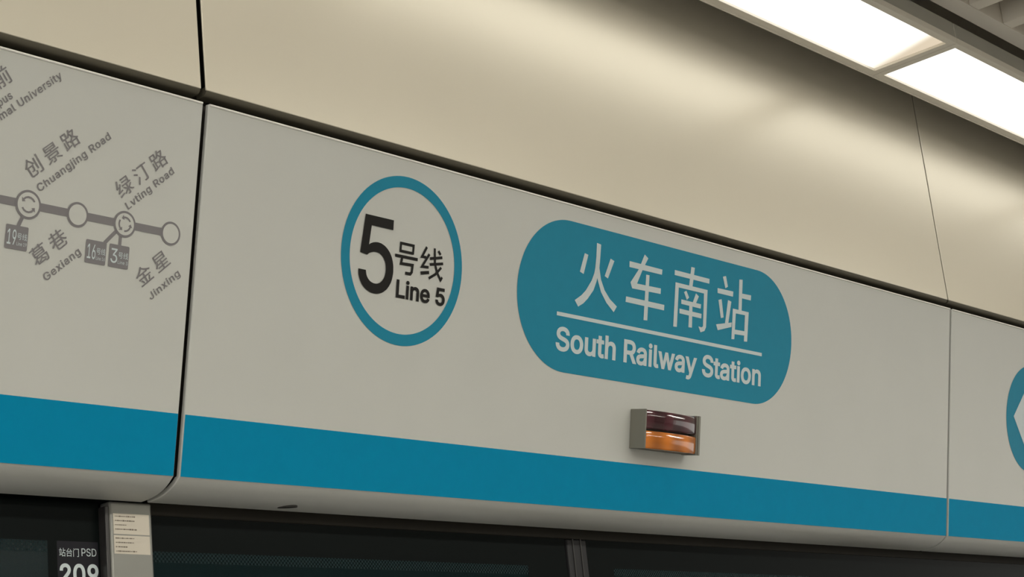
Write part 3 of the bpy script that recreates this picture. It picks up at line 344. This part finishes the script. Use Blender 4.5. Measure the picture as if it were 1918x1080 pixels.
from mathutils.geometry import delaunay_2d_cdt
def fill(contours):
    """triangulate the union (non-zero winding) of closed contours, overlaps and holes included"""
    verts, edges = [], []
    for c in contours:
        n0 = len(verts)
        verts += [Vector(p) for p in c]
        edges += [(n0 + i, n0 + (i + 1) % len(c)) for i in range(len(c))]
    vo, _, fo, _, _, _ = delaunay_2d_cdt(verts, edges, [], 0, 1e-7)
    segs = [(c[i - 1], c[i]) for c in contours for i in range(len(c))]
    out = []
    for f in fo:
        if len(f) != 3: continue
        cx = sum(vo[i].x for i in f) / 3; cy = sum(vo[i].y for i in f) / 3
        w = 0
        for (x0, y0), (x1, y1) in segs:
            if (y0 <= cy) != (y1 <= cy):
                if x0 + (cy - y0) * (x1 - x0) / (y1 - y0) > cx:
                    w += 1 if y1 > y0 else -1
        if w: out.append(tuple(f))
    used = sorted({i for f in out for i in f}); mp = {v: k for k, v in enumerate(used)}
    return [(vo[i].x, vo[i].y) for i in used], [tuple(mp[i] for i in f) for f in out]

def area(c):
    return sum(c[i - 1][0] * c[i][1] - c[i][0] * c[i - 1][1] for i in range(len(c))) / 2

_cache = {}
def glyph(ch, offset):
    if (ch, offset) in _cache: return _cache[ch, offset]
    cs = [[tuple(float(v) / 1000 for v in p.split(',')) for p in c.split()] for c in GLYPHS[ch][1]]
    if cs and offset:
        s = -1 if area(max(cs, key=lambda c: abs(area(c)))) > 0 else 1
        new = []
        for c in cs:
            n = len(c); q = []
            for i in range(n):
                a, b, d = Vector(c[i - 1]), Vector(c[i]), Vector(c[(i + 1) % n])
                d0 = (b - a).normalized(); d1 = (d - b).normalized()
                n0 = Vector((-d0.y, d0.x)); n1 = Vector((-d1.y, d1.x)); m = n0 + n1
                m = m.normalized() if m.length > 1e-6 else n0
                k = min(1 / max(m.dot(n0), 0.3), 2.0)
                q.append(tuple(b + m * (s * offset * k)))
            new.append(q)
        cs = new
    r = fill(cs) if cs else ([], [])
    _cache[ch, offset] = r
    return r

def text_mesh(body, offset, gap=0.0):
    V, F = [], []
    x = 0.0
    for ch in body:
        v, f = glyph(ch, offset)
        n0 = len(V)
        V += [(px + x, py, 0) for px, py in v]
        F += [tuple(n0 + i for i in t) for t in f]
        x += GLYPHS[ch][0] / 1000 + gap
    me = bpy.data.meshes.new('t')
    me.from_pydata(V, [], F)
    return me

def strokes(key, m, parent, d=0.0010, P=FP):
    polys = [p if area(p) > 0 else p[::-1] for p in STROKES[key]]
    v, f = fill(polys)
    bm = bmesh.new()
    bv = [bm.verts.new(P(x, z, d)) for x, z in v]
    for t in f: bm.faces.new([bv[i] for i in t])
    return link('character', bm, m, parent)

def lettering(name, body, m, parent, p0, p1, h, cap=None, offset=0.0, d=0.0012, P=FP, baseline=False, label=None, shear=0.0, gap=0.0):
    """fit text between p0 and p1 (baseline ends in face coordinates), height h.
    baseline=True: h is the height of a capital letter; otherwise the height of the whole glyph box"""
    me = text_mesh(body, offset, gap)
    xs = [v.co.x for v in me.vertices]; ys = [v.co.y for v in me.vertices]
    x0, x1 = min(xs), max(xs)
    if baseline:
        r = text_mesh('H', offset)
        y0 = min(v.co.y for v in r.vertices); y1 = max(v.co.y for v in r.vertices)
        bpy.data.meshes.remove(r)
    else:
        y0, y1 = min(ys), max(ys)
    ux, uz = p1[0] - p0[0], p1[1] - p0[1]
    L = math.hypot(ux, uz); ux /= L; uz /= L
    for v in me.vertices:
        a = (v.co.x - x0) / (x1 - x0) * L
        b = (v.co.y - y0) / (y1 - y0) * h
        a += b * shear
        v.co = P(p0[0] + ux * a - uz * b, p0[1] + uz * a + ux * b, d)
    me.name = name
    me.materials.clear(); me.materials.append(m)
    o = bpy.data.objects.new(name, me)
    C.objects.link(o)
    if parent:
        o.parent = parent
        o.matrix_parent_inverse = world_of(parent).inverted()
    if label: o['label'] = label
    return o

def structure(o):
    o['kind'] = 'structure'
    return o

# ------------------------------------------------------------------ the room
X0, X1, YF = -7.0, 13.0, -8.5
structure(boxobj('floor', M_floor, None, X0, X1, YF, 0.2, -0.1, 0.0))
ceiling = structure(boxobj('ceiling', M_slab, None, X0, X1, YF, 3.0, 3.95, 4.05))
structure(boxobj('wall_back', M_wall, None, X0, X1, YF - 0.1, YF, 0.0, 3.95))
tunnel = structure(boxobj('wall_tunnel', M_tunnel, None, X0, X1, 2.9, 3.0, -1.0, 3.95))

structure(boxobj('dark_bounce_strip', M_bounce_dark, None, X0, X1, -1.5, 0.2, 0.0005, 0.006))   # unseen dark floor strip, added to cut bounce onto the header underside
# upper wall: dark backing board with the champagne panels on it
wall = structure(boxobj('wall_left', M_dark, None, X0, X1, 0.045, 0.085, 2.74, 3.95))
R = 0.010
front = [(0.003, 3.80), (0.003, 3.2), (0.003, 2.7955)]
back = [(0.0065, 3.80), (0.0065, 3.2), (0.0065, 2.7955)]
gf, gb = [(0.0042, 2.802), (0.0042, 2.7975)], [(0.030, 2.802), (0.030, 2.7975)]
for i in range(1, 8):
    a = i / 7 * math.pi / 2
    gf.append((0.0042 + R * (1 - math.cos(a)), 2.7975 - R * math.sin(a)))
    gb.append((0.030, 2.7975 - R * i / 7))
PW = 2.52
joints = [(-0.0045, 0.0055), (2.5145, 2.5205)]
edges = [(-5.03, -2.525), (-2.517, -0.0045), (0.0055, 2.5145), (2.5205, 5.03), (5.038, 7.55), (7.558, 10.07)]
for a, b in edges:
    bm = bmesh.new(); extrude_profile(bm, front, back, a, b)
    link('panel', bm, M_cream, wall, smooth=40, bevel=0.0012)
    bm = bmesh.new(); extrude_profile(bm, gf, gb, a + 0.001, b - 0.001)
    link('shaded_return', bm, M_return_shade, wall, smooth=40)  # panel's rolled bottom return; the groove shade is put in as dark brown

# charcoal head rail over the doors
bm = bmesh.new()
box(bm, 0.02, X1, 0.224, 0.30, 2.1405, 2.175)
structure(link('trim_2', bm, M_rail, bevel=0.001))
bm = bmesh.new()
box(bm, X0, 0.019, 0.232, 0.30, 2.1405, 2.175)
structure(link('trim_3', bm, M_enamel))

# ------------------------------------------------------------------ header panels
def header_profile(off):
    pts = [(0.0, 0.0), (0.0, -0.2), (0.0, -0.4), (0.0, -0.6)]
    out = [(FP(0, z, -off)[1], FP(0, z, -off)[2]) for _, z in pts]
    curve = [(0.1285, 2.1785), (0.1350, 2.1735), (0.1430, 2.1690), (0.1530, 2.1645), (0.1650, 2.1610), (0.1790, 2.1585),
             (0.1930, 2.1572), (0.2080, 2.1567)]
    norm = [(-0.75, -0.66), (-0.62, -0.78), (-0.50, -0.87), (-0.38, -0.92), (-0.25, -0.97), (-0.12, -0.99), (-0.05, -1.0), (0, -1)]
    for (y, z), (ny, nz) in zip(curve, norm):
        out.append((y - ny * off, z - nz * off))
    return out
HF, HB = header_profile(0.0), header_profile(0.009)
# dark header frame behind the panels
bm = bmesh.new()
extrude_profile(bm, header_profile(0.020), header_profile(0.030), X0, X1)
structure(link('trim_1', bm, M_dark))

def header_panel(x0, x1, label, group='header panels over the platform doors'):
    t = thing('header_panel', label, 'panel', FP((x0 + x1) / 2, -0.6), group)
    bm = bmesh.new(); extrude_profile(bm, HF, HB, x0, x1)
    link('body', bm, M_white, t, smooth=35, bevel=0.0034)
    bm = bmesh.new()                      # added pale bead: the lamp's highlight on the top edge, put in as colour
    ra = [[bm.verts.new(FP(x, -0.0014 + 0.0021 * math.sin(k * math.pi / 4), 0.0002 + 0.0021 * math.cos(k * math.pi / 4))) for k in range(8)] for x in (x0 + .002, x1 - .002)]
    for k in range(8): bm.faces.new((ra[0][k - 1], ra[0][k], ra[1][k], ra[1][k - 1]))
    for r_ in ra: bm.faces.new(r_)
    link('edge_highlight', bm, M_highlight, t, smooth=60, label='thin pale bead painting the top edge highlight')
    flat('stripe', [(x0 + .0015, -0.5024), (x1 - .0015, -0.5024), (x1 - .0015, -0.6), (x0 + .0015, -0.6)], M_blue, t, 0.0005)
    return t

left_p = header_panel(-2.513, -0.0045, 'white header panel at left printed with the grey route map')
main_p = header_panel(0.0065, 2.5132, 'long white header panel with the blue station name and line badge')
right_p = header_panel(2.5235, 5.028, 'white header panel at right edge with a blue arrow disc')

# --- main panel: line badge
badge = ring('line_badge', 0.4683, -0.1860, 0.1530, 0.1324, M_blue2, main_p, 0.0006)
lettering('number', '5', M_black, badge, (0.3585, -0.2548), (0.4435, -0.2548), 0.1375, offset=0.006, shear=0.0, label='large black number')
strokes('hao', M_black, badge)
strokes('xian', M_black, badge)
lettering('lettering', 'Line 5', M_black, badge, (0.4535, -0.2541), (0.5795, -0.2541), 0.0328, baseline=True, offset=0.022)

# --- main panel: station name plate
def capsule(x0, x1, z0, z1, r, n=24):
    pts = []
    for cx, cz, a0 in ((x1 - r, z1 - r, 0), (x0 + r, z1 - r, 90), (x0 + r, z0 + r, 180), (x1 - r, z0 + r, 270)):
        for i in range(n + 1):
            a = math.radians(a0 + 90 * i / n)
            pts.append((cx + r * math.cos(a), cz + r * math.sin(a)))
    return pts
plate = flat('name_plate', capsule(0.7778, 1.7460, -0.3385, -0.0342, 0.151), M_blue2, main_p, 0.0006, label='blue rounded station name plate')
for key in ('huo', 'che', 'nan', 'zhan'):
    strokes(key, M_letter, plate)
flat('underline', [(0.8989, -0.2281), (1.6240, -0.2281), (1.6240, -0.2205), (0.8989, -0.2205)], M_letter, plate, 0.0010)
lettering('lettering', 'South Railway Station', M_letter, plate, (0.8995, -0.2970), (1.6232, -0.2970), 0.0478, baseline=True, offset=0.021, d=0.0010)

# --- left panel: route map
BZ = -0.2220
mapg = flat('route_line', [(-2.3, BZ - 0.0062), (-0.045, BZ - 0.0062), (-0.045, BZ + 0.0062), (-2.3, BZ + 0.0062)], M_grey, left_p, 0.0005)
M_disc = M_white
def station(x, r, w, interchange=False):
    n = 'interchange_dot' if interchange else 'station_dot'
    o = ring(n, x, BZ, r, 0, M_grey, left_p, 0.0008, 48)
    ring('disc', x, BZ, r - w, 0, M_disc, o, 0.0012, 48)
    if interchange:
        bm = bmesh.new()
        ri = r * 0.52
        for k in range(3 if x > -0.2 else 2):
            N = 3 if x > -0.2 else 2
            a0 = 2 * math.pi * k / N + 0.5
            a1 = a0 + 2 * math.pi / N * 0.62
            seg = 5
            for i in range(seg):
                b0 = a0 + (a1 - a0) * i / seg; b1 = a0 + (a1 - a0) * (i + 1) / seg
                q = [(ri * 0.86, b0), (ri * 1.12, b0), (ri * 1.12, b1), (ri * 0.86, b1)]
                bm.faces.new([bm.verts.new(FP(x + rr * math.cos(b), BZ + rr * math.sin(b), 0.0015)) for rr, b in q])
            q = [(ri * 0.62, a1), (ri * 1.38, a1), (ri * 1.0, a1 + 0.42)]
            bm.faces.new([bm.verts.new(FP(x + rr * math.cos(b), BZ + rr * math.sin(b), 0.0015)) for rr, b in q])
        link('arrow_symbol', bm, M_grey, o)
station(-0.3090, 0.0218, 0.0036, True)
station(-0.2230, 0.0192, 0.0036)
station(-0.1370, 0.0207, 0.0036, True)
station(-0.0488, 0.0190, 0.0036)
for k in range(1, 12):
    station(-0.3090 - 0.173 * k / 2, 0.0192, 0.0036)

def strip(name, a, b, w, m, parent, d):
    dx, dz = b[0] - a[0], b[1] - a[1]; L = math.hypot(dx, dz); nx, nz = -dz / L * w / 2, dx / L * w / 2
    return flat(name, [(a[0] + nx, a[1] + nz), (b[0] + nx, b[1] + nz), (b[0] - nx, b[1] - nz), (a[0] - nx, a[1] - nz)], m, parent, d)
strip('connector', (-0.316, -0.240), (-0.323, -0.258), 0.006, M_grey, left_p, 0.0006)
strip('connector', (-0.150, -0.234), (-0.171, -0.257), 0.006, M_grey, left_p, 0.0006)
strip('connector', (-0.1425, -0.238), (-0.1425, -0.257), 0.0055, M_grey, left_p, 0.0006)
def line_tag(x0, x1, num, nx):
    o = flat('line_tag', capsule(x0, x1, -0.2912, -0.2556, 0.002, 3), M_grey, left_p, 0.0008)
    lettering('number', num, M_letter, o, (x0 + 0.003, -0.2845), (x0 + nx, -0.2845), 0.0225, offset=0.004, d=0.0012)
    lettering('lettering', '号线', M_letter, o, (x0 + nx + 0.0015, -0.2760), (x1 - 0.0015, -0.2760), 0.0100, d=0.0012)
    lettering('lettering', 'Line ' + num, M_letter, o, (x0 + nx + 0.0015, -0.2845), (x1 - 0.0015, -0.2845), 0.0050, baseline=True, d=0.0012)
line_tag(-0.3422, -0.3045, '19', 0.0180)
line_tag(-0.2036, -0.1665, '16', 0.0180)
line_tag(-0.1610, -0.1242, '3', 0.0155)

def rot_text(body, x, z, L, h, m=M_grey, latin=False, ang=42.0, offset=0.0):
    a = math.radians(ang)
    lettering('station_name', body, m, left_p, (x, z), (x + L * math.cos(a), z + L * math.sin(a)), h, baseline=latin, offset=offset, d=0.0010, gap=0.045 if latin else 0.20)
rot_text('创景路', -0.3079, -0.1845, 0.1090, 0.0285, offset=0.003)
rot_text('Chuangjing Road', -0.2915, -0.2000, 0.1575, 0.0118, latin=True, offset=0.012)
rot_text('绿汀路', -0.1458, -0.1850, 0.1120, 0.0285, offset=0.003)
rot_text('Lvting Road', -0.1323, -0.1985, 0.1100, 0.0118, latin=True, offset=0.012)
rot_text('葛巷', -0.2842, -0.3125, 0.0700, 0.0285, offset=0.003)
rot_text('Gexiang', -0.2670, -0.3300, 0.0760, 0.0118, latin=True, offset=0.012)
rot_text('金星', -0.0955, -0.3155, 0.0700, 0.0285, offset=0.003)
rot_text('Jinxing', -0.0760, -0.3320, 0.0710, 0.0118, latin=True, offset=0.012)
rot_text('前', -0.3735, -0.0640, 0.0290, 0.0285, offset=0.003)
rot_text('Campus', -0.3980, -0.1130, 0.0640, 0.0118, latin=True, offset=0.012)
rot_text('Normal University', -0.3905, -0.1295, 0.1620, 0.0118, latin=True, offset=0.012)

# --- right panel: arrow disc
disc = ring('arrow_disc', 3.0000, -0.2537, 0.1515, 0, M_blue2, right_p, 0.0006)
flat('arrow', [(2.8922, -0.2537), (2.985, -0.150), (3.030, -0.150), (2.958, -0.232), (3.115, -0.232), (3.115, -0.2754),
               (2.958, -0.2754), (3.030, -0.3574), (2.985, -0.3574)], M_letter, disc, 0.0012, label='white left-pointing arrow')

# small dark slot in the underside of the long header panel
bm = bmesh.new()
vs = []
for i in range(20):
    a = 2 * math.pi * i / 20
    vs.append(bm.verts.new((0.278 + 0.0165 * math.cos(a) - 0.0, 0.179 + 0.0085 * math.sin(a) - 0.35 * 0.0165 * math.cos(a), 2.1578 - 0.0007 + 0.02 * 0.35 * 0.0165 * math.cos(a))))
bm.faces.new(vs)
sl = bmesh.ops.extrude_face_region(bm, geom=bm.faces[:])
for v in [g for g in sl['geom'] if isinstance(g, bmesh.types.BMVert)]: v.co.z += 0.004
link('slot', bm, M_screw, main_p)

# ------------------------------------------------------------------ door status lamp on the header
lamp = thing('status_lamp', 'small grey wall lamp with dark red and amber lenses below the station name', 'lamp', FP(1.245, -0.472, 0))
XL, XR, ZT, ZB, D = 1.1495, 1.3440, -0.3905, -0.4715, 0.040
def fbox(bm, x0, x1, z0, z1, d0, d1):
    v = [bm.verts.new(FP(x, z, d)) for d in (d0, d1) for z in (z0, z1) for x in (x0, x1)]
    for f in ((0, 1, 3, 2), (4, 5, 7, 6), (0, 1, 5, 4), (2, 3, 7, 6), (0, 2, 6, 4), (1, 3, 7, 5)):
        bm.faces.new([v[i] for i in f])
bm = bmesh.new(); fbox(bm, XL, XL + 0.004, ZB, ZT, 0.0005, D)
link('side_plate', bm, M_lampbox, lamp, bevel=0.0007)
bm = bmesh.new(); fbox(bm, XR - 0.014, XR, ZB - 0.001, ZT + 0.001, 0.0005, D - 0.001); fbox(bm, XR - 0.010, XR - 0.005, ZB - 0.001, ZT + 0.001, D - 0.001, D + 0.0012)
link('side_plate', bm, M_lampbox, lamp, bevel=0.0007)
bm = bmesh.new(); fbox(bm, XL + 0.004, XR - 0.014, ZB, ZT, 0.0005, D * 0.45)
link('back_box', bm, M_lampbox, lamp)
def lens(z0, z1, m, label):
    bm = bmesh.new(); n = 16
    xa, xb = XL + 0.0045, XR - 0.0142
    fr = []
    for i in range(n + 1):
        t = i / n
        x = xa + (xb - xa) * t
        bul = D - 0.002 + 0.010 * math.sin(math.pi * t) ** 0.8 - (0.001 * max(0, (t - 0.85) / 0.15))
        fr.append((x, bul))
    rows = []
    for z, back in ((z0, True), (z0, False), (z0 + 0.003, False), (z1 - 0.003, False), (z1, False), (z1, True)):
        inset = 0.0025 if z in (z0, z1) else 0
        rows.append([bm.verts.new(FP(x, z, D * 0.44 if back else d - inset)) for x, d in fr])
    for a, b in zip(rows, rows[1:]):
        for i in range(n): bm.faces.new((a[i], a[i + 1], b[i + 1], b[i]))
    link('lens', bm, m, lamp, smooth=50, label=label)
lens(-0.4300, ZT - 0.0015, M_red, 'dark red lens')
lens(ZB + 0.001, -0.4345, M_amber, 'amber lens')

# ------------------------------------------------------------------ strip lights
def ceiling_light(x0, x1, yn, label, group, z=3.30, dm=M_diff):
    """yn: edge nearest the wall, fixture 0.245 wide towards the platform"""
    yf = yn - 0.245
    t = thing('ceiling_light', label, 'light', ((x0 + x1) / 2, (yn + yf) / 2, z), group)
    g = 0.0012
    a, b = x0 + g, x1 - g
    # housing: U of sheet metal above the frame
    bm = bmesh.new()
    box(bm, a + .002, b - .002, yf + .003, yf + .007, z + .006, z + .055)
    box(bm, a + .002, b - .002, yn - .007, yn - .003, z + .006, z + .055)
    box(bm, a + .002, b - .002, yf + .007, yn - .007, z + .051, z + .055)
    link('housing', bm, M_house, t)
    # frame rails with a stepped lip
    for (rx0, rx1, ry0, ry1) in ((a, b, yn - .024, yn), (a, b, yf, yf + .020)):
        bm = bmesh.new()
        box(bm, rx0, rx1, ry0, ry1, z, z + .014)
        lo = (yf, yf + .005) if ry0 == yf else (yn - .004, yn)
        box(bm, rx0, rx1, lo[0] , lo[1], z - .0025, z + .001)
        link('frame_rail', bm, M_frame, t, bevel=0.0008)
    for (rx0, rx1) in ((a, a + .022), (b - .022, b)):
        boxobj('frame_rail', M_frame, t, rx0, rx1, yf + .020, yn - .024, z, z + .014, bevel=0.0008)
    boxobj('diffuser', dm, t, a + .020, b - .020, yf + .018, yn - .022, z + .007, z + .011)
    return t
G1 = 'strip lights in line above the header panels'
ceiling_light(0.595, 2.095, -0.100, 'lit white strip light nearest the camera above the header, warmer at its far end', G1)
ceiling_light(2.095, 3.595, -0.100, 'lit white strip light beyond the joint at the top right', G1)
for xx, lab in ((-2.405, 'lit strip light at the left end of the header row, outside the frame'),
                (-0.905, 'lit strip light over the route map panel, second from the left end'),
                (3.595, 'lit strip light above the blue arrow disc panel'),
                (5.095, 'lit strip light two past the joint at the top right'),
                (6.595, 'lit strip light three past the joint at the top right'),
                (8.095, 'lit strip light at the far right end of the header row')):
    ceiling_light(xx, xx + 1.5, -0.100, lab, G1)
G2 = 'added fill strip lights, unseen, over the platform behind the camera'  # unseen rows added to brighten the header face
rows = ('nearest the doors', 'in the middle of the platform', 'furthest from the doors')
places = ('far left', 'left', 'middle', 'right', 'far right')
for yy, rn in zip((-2.0, -4.4, -6.8), rows):
    for k, pn in enumerate(places):
        xx = -5.9 + k * 2.4
        ceiling_light(xx, xx + 1.5, yy, 'added fill strip light in the grille ceiling %s, %s one' % (rn, pn), G2, z=3.345, dm=M_hall_fill)

# ------------------------------------------------------------------ open grille ceiling
ZG, HG, W, PX = 3.360, 0.075, 0.046, 0.1795
XN = 2.0665                                    # a node in view
ys = [-0.3905 - PX * k for k in range(0, 44)]
def near(x, y): return 1.0 < x < 4.4 and y > -1.0
rest = bmesh.new()
for k, y in enumerate(ys):
    if y < YF + 0.1: break
    if k < 5:
        boxobj('slat', M_slat, ceiling, X0 + 0.1, X1 - 0.1, y - W / 2, y + W / 2, ZG, ZG + HG, bevel=0.001)
    else:
        box(rest, X0 + 0.1, X1 - 0.1, y - W / 2, y + W / 2, ZG, ZG + HG)
    for j in range(-50, 61):
        x = XN + PX * j
        if x < X0 + .2 or x > X1 - .2: continue
        ya, yb = y - PX + W / 2 + 0.0012, y - W / 2 - 0.0012
        if ya < YF: continue
        if near(x, y):
            boxobj('cross_slat', M_slat, ceiling, x - W / 2, x + W / 2, ya, yb, ZG + 0.0006, ZG + HG, bevel=0.001)
        else:
            box(rest, x - W / 2, x + W / 2, ya, yb, ZG + 0.0006, ZG + HG)
st = link('distant_slats', rest, M_slat, ceiling)
st['kind'] = 'stuff'

# ------------------------------------------------------------------ platform doors below the header
# steel post between the fixed door and the glass screen
post = thing('door_post', 'grey steel door post with two white stickers under the header joint', 'post', (-0.024, 0.23, 0))
bm = bmesh.new()
box(bm, -0.0660, 0.0150, 0.2080, 0.2450, 0.0, 2.1560)
link('post_body', bm, M_post, post, smooth=35, bevel=0.0035)
def PP(x, z, d=0.0):
    return (x, 0.2080 - d, z)
for n, (za, zb) in enumerate(((2.1045, 2.1370), (2.0735, 2.1025))):
    lb = flat('sticker', [(-0.0605, za), (0.0085, za - 0.0003), (0.0085, zb), (-0.0605, zb)], M_label, post, 0.0004, P=PP,
              label='upper white sticker' if n == 0 else 'lower white sticker')
    for k, w in enumerate((0.036, 0.035, 0.020, 0.040)):
        zz = zb - 0.0045 - k * 0.0068
        strip_pts = [(-0.0575, zz - 0.0011), (-0.0575 + w, zz - 0.0011), (-0.0575 + w, zz + 0.0009), (-0.0575, zz + 0.0009)]
        bm = bmesh.new()
        x = -0.0575
        while x < -0.0575 + w:
            ww = random.uniform(0.0012, 0.004)
            hh = random.uniform(0.0005, 0.0011)
            bm.faces.new([bm.verts.new(PP(a, b, 0.0007)) for a, b in ((x, zz - hh), (x + ww, zz - hh), (x + ww, zz + hh), (x, zz + hh))])
            x += ww + 0.0007
        link('print_line', bm, M_labelink, lb)

# fixed door at the left with its number plate
YG = 0.2270
def GP(x, z, d=0.0):
    return (x, YG - d, z)
door1 = structure(boxobj('door_1', M_jamb, None, -0.0735, -0.0665, 0.2100, 0.2450, 0.0, 2.1480, bevel=0.0012))
boxobj('glass', M_glass, door1, -2.4, -0.0740, YG, YG + 0.008, 0.02, 2.1400)
flat('black_border', [(-2.4, 2.0935), (-0.0740, 2.0935), (-0.0740, 2.1555), (-2.4, 2.1555)], M_enamel, door1, 0.0004, P=GP)
flat('black_border', [(-0.1690, 0.05), (-0.0740, 0.05), (-0.0740, 2.0935), (-0.1690, 2.0935)], M_enamel, door1, 0.0004, P=GP)
flat('dotted_band', [(-2.4, 2.0760), (-0.1690, 2.0760), (-0.1690, 2.0935), (-2.4, 2.0935)], M_frit, door1, 0.0004, P=GP)
np_ = flat('number_plate', [(-0.1527, 1.985), (-0.0775, 1.985), (-0.0775, 2.0935), (-0.1527, 2.0935)], M_plate, door1, 0.0008, P=GP,
           label='dark door number plate')
lettering('lettering', '站台门', M_letter, np_, (-0.1492, 2.0697), (-0.1135, 2.0697), 0.0130, P=GP, d=0.0012, offset=0.0)
lettering('lettering', 'PSD', M_letter, np_, (-0.1085, 2.0712), (-0.0812, 2.0712), 0.0118, P=GP, d=0.0012, baseline=True)
lettering('number', '209', M_letter, np_, (-0.1492, 2.0270), (-0.0785, 2.0270), 0.0322, P=GP, d=0.0012, offset=0.022)

# glass screen at the right of the post
door2 = structure(boxobj('door_2', M_mull, None, 1.0696, 1.1321, 0.2230, 0.2550, 0.0, 2.1400, bevel=0.003))
boxobj('groove_strip', M_jamb, door2, 1.0860, 1.0890, 0.2215, 0.2235, 0.0, 2.1400)
boxobj('groove_strip', M_jamb, door2, 1.1110, 1.1140, 0.2215, 0.2235, 0.0, 2.1400)
for xa, xb, xr in ((0.0170, 1.0650, 0.0), (1.1340, 2.50, 1.9855), (2.5, 5.0, 0.0)):
    g = boxobj('glass', M_glass, door2, xa, xb, YG, YG + 0.008, 0.02, 2.1390)
    flat('black_border', [(xa, 2.0830), (xb, 2.0830), (xb, 2.1400), (xa, 2.1400)], M_enamel, door2, 0.0004, P=GP)
    if xr:
        flat('black_border', [(xr, 0.05), (xb, 0.05), (xb, 2.0830), (xr, 2.0830)], M_enamel, door2, 0.0004, P=GP)
        flat('black_border', [(xa, 0.05), (xa + 0.085, 0.05), (xa + 0.085, 2.0830), (xa, 2.0830)], M_enamel, door2, 0.0004, P=GP)
        flat('dotted_band', [(xa + 0.085, 2.0680), (xr, 2.0680), (xr, 2.0830), (xa + 0.085, 2.0830)], M_frit, door2, 0.0004, P=GP)
    else:
        flat('black_border', [(xb - 0.12, 0.05), (xb, 0.05), (xb, 2.0830), (xb - 0.12, 2.0830)], M_enamel, door2, 0.0004, P=GP)
        flat('dotted_band', [(xa, 2.0650), (xb - 0.12, 2.0650), (xb - 0.12, 2.0830), (xa, 2.0830)], M_frit, door2, 0.0004, P=GP)
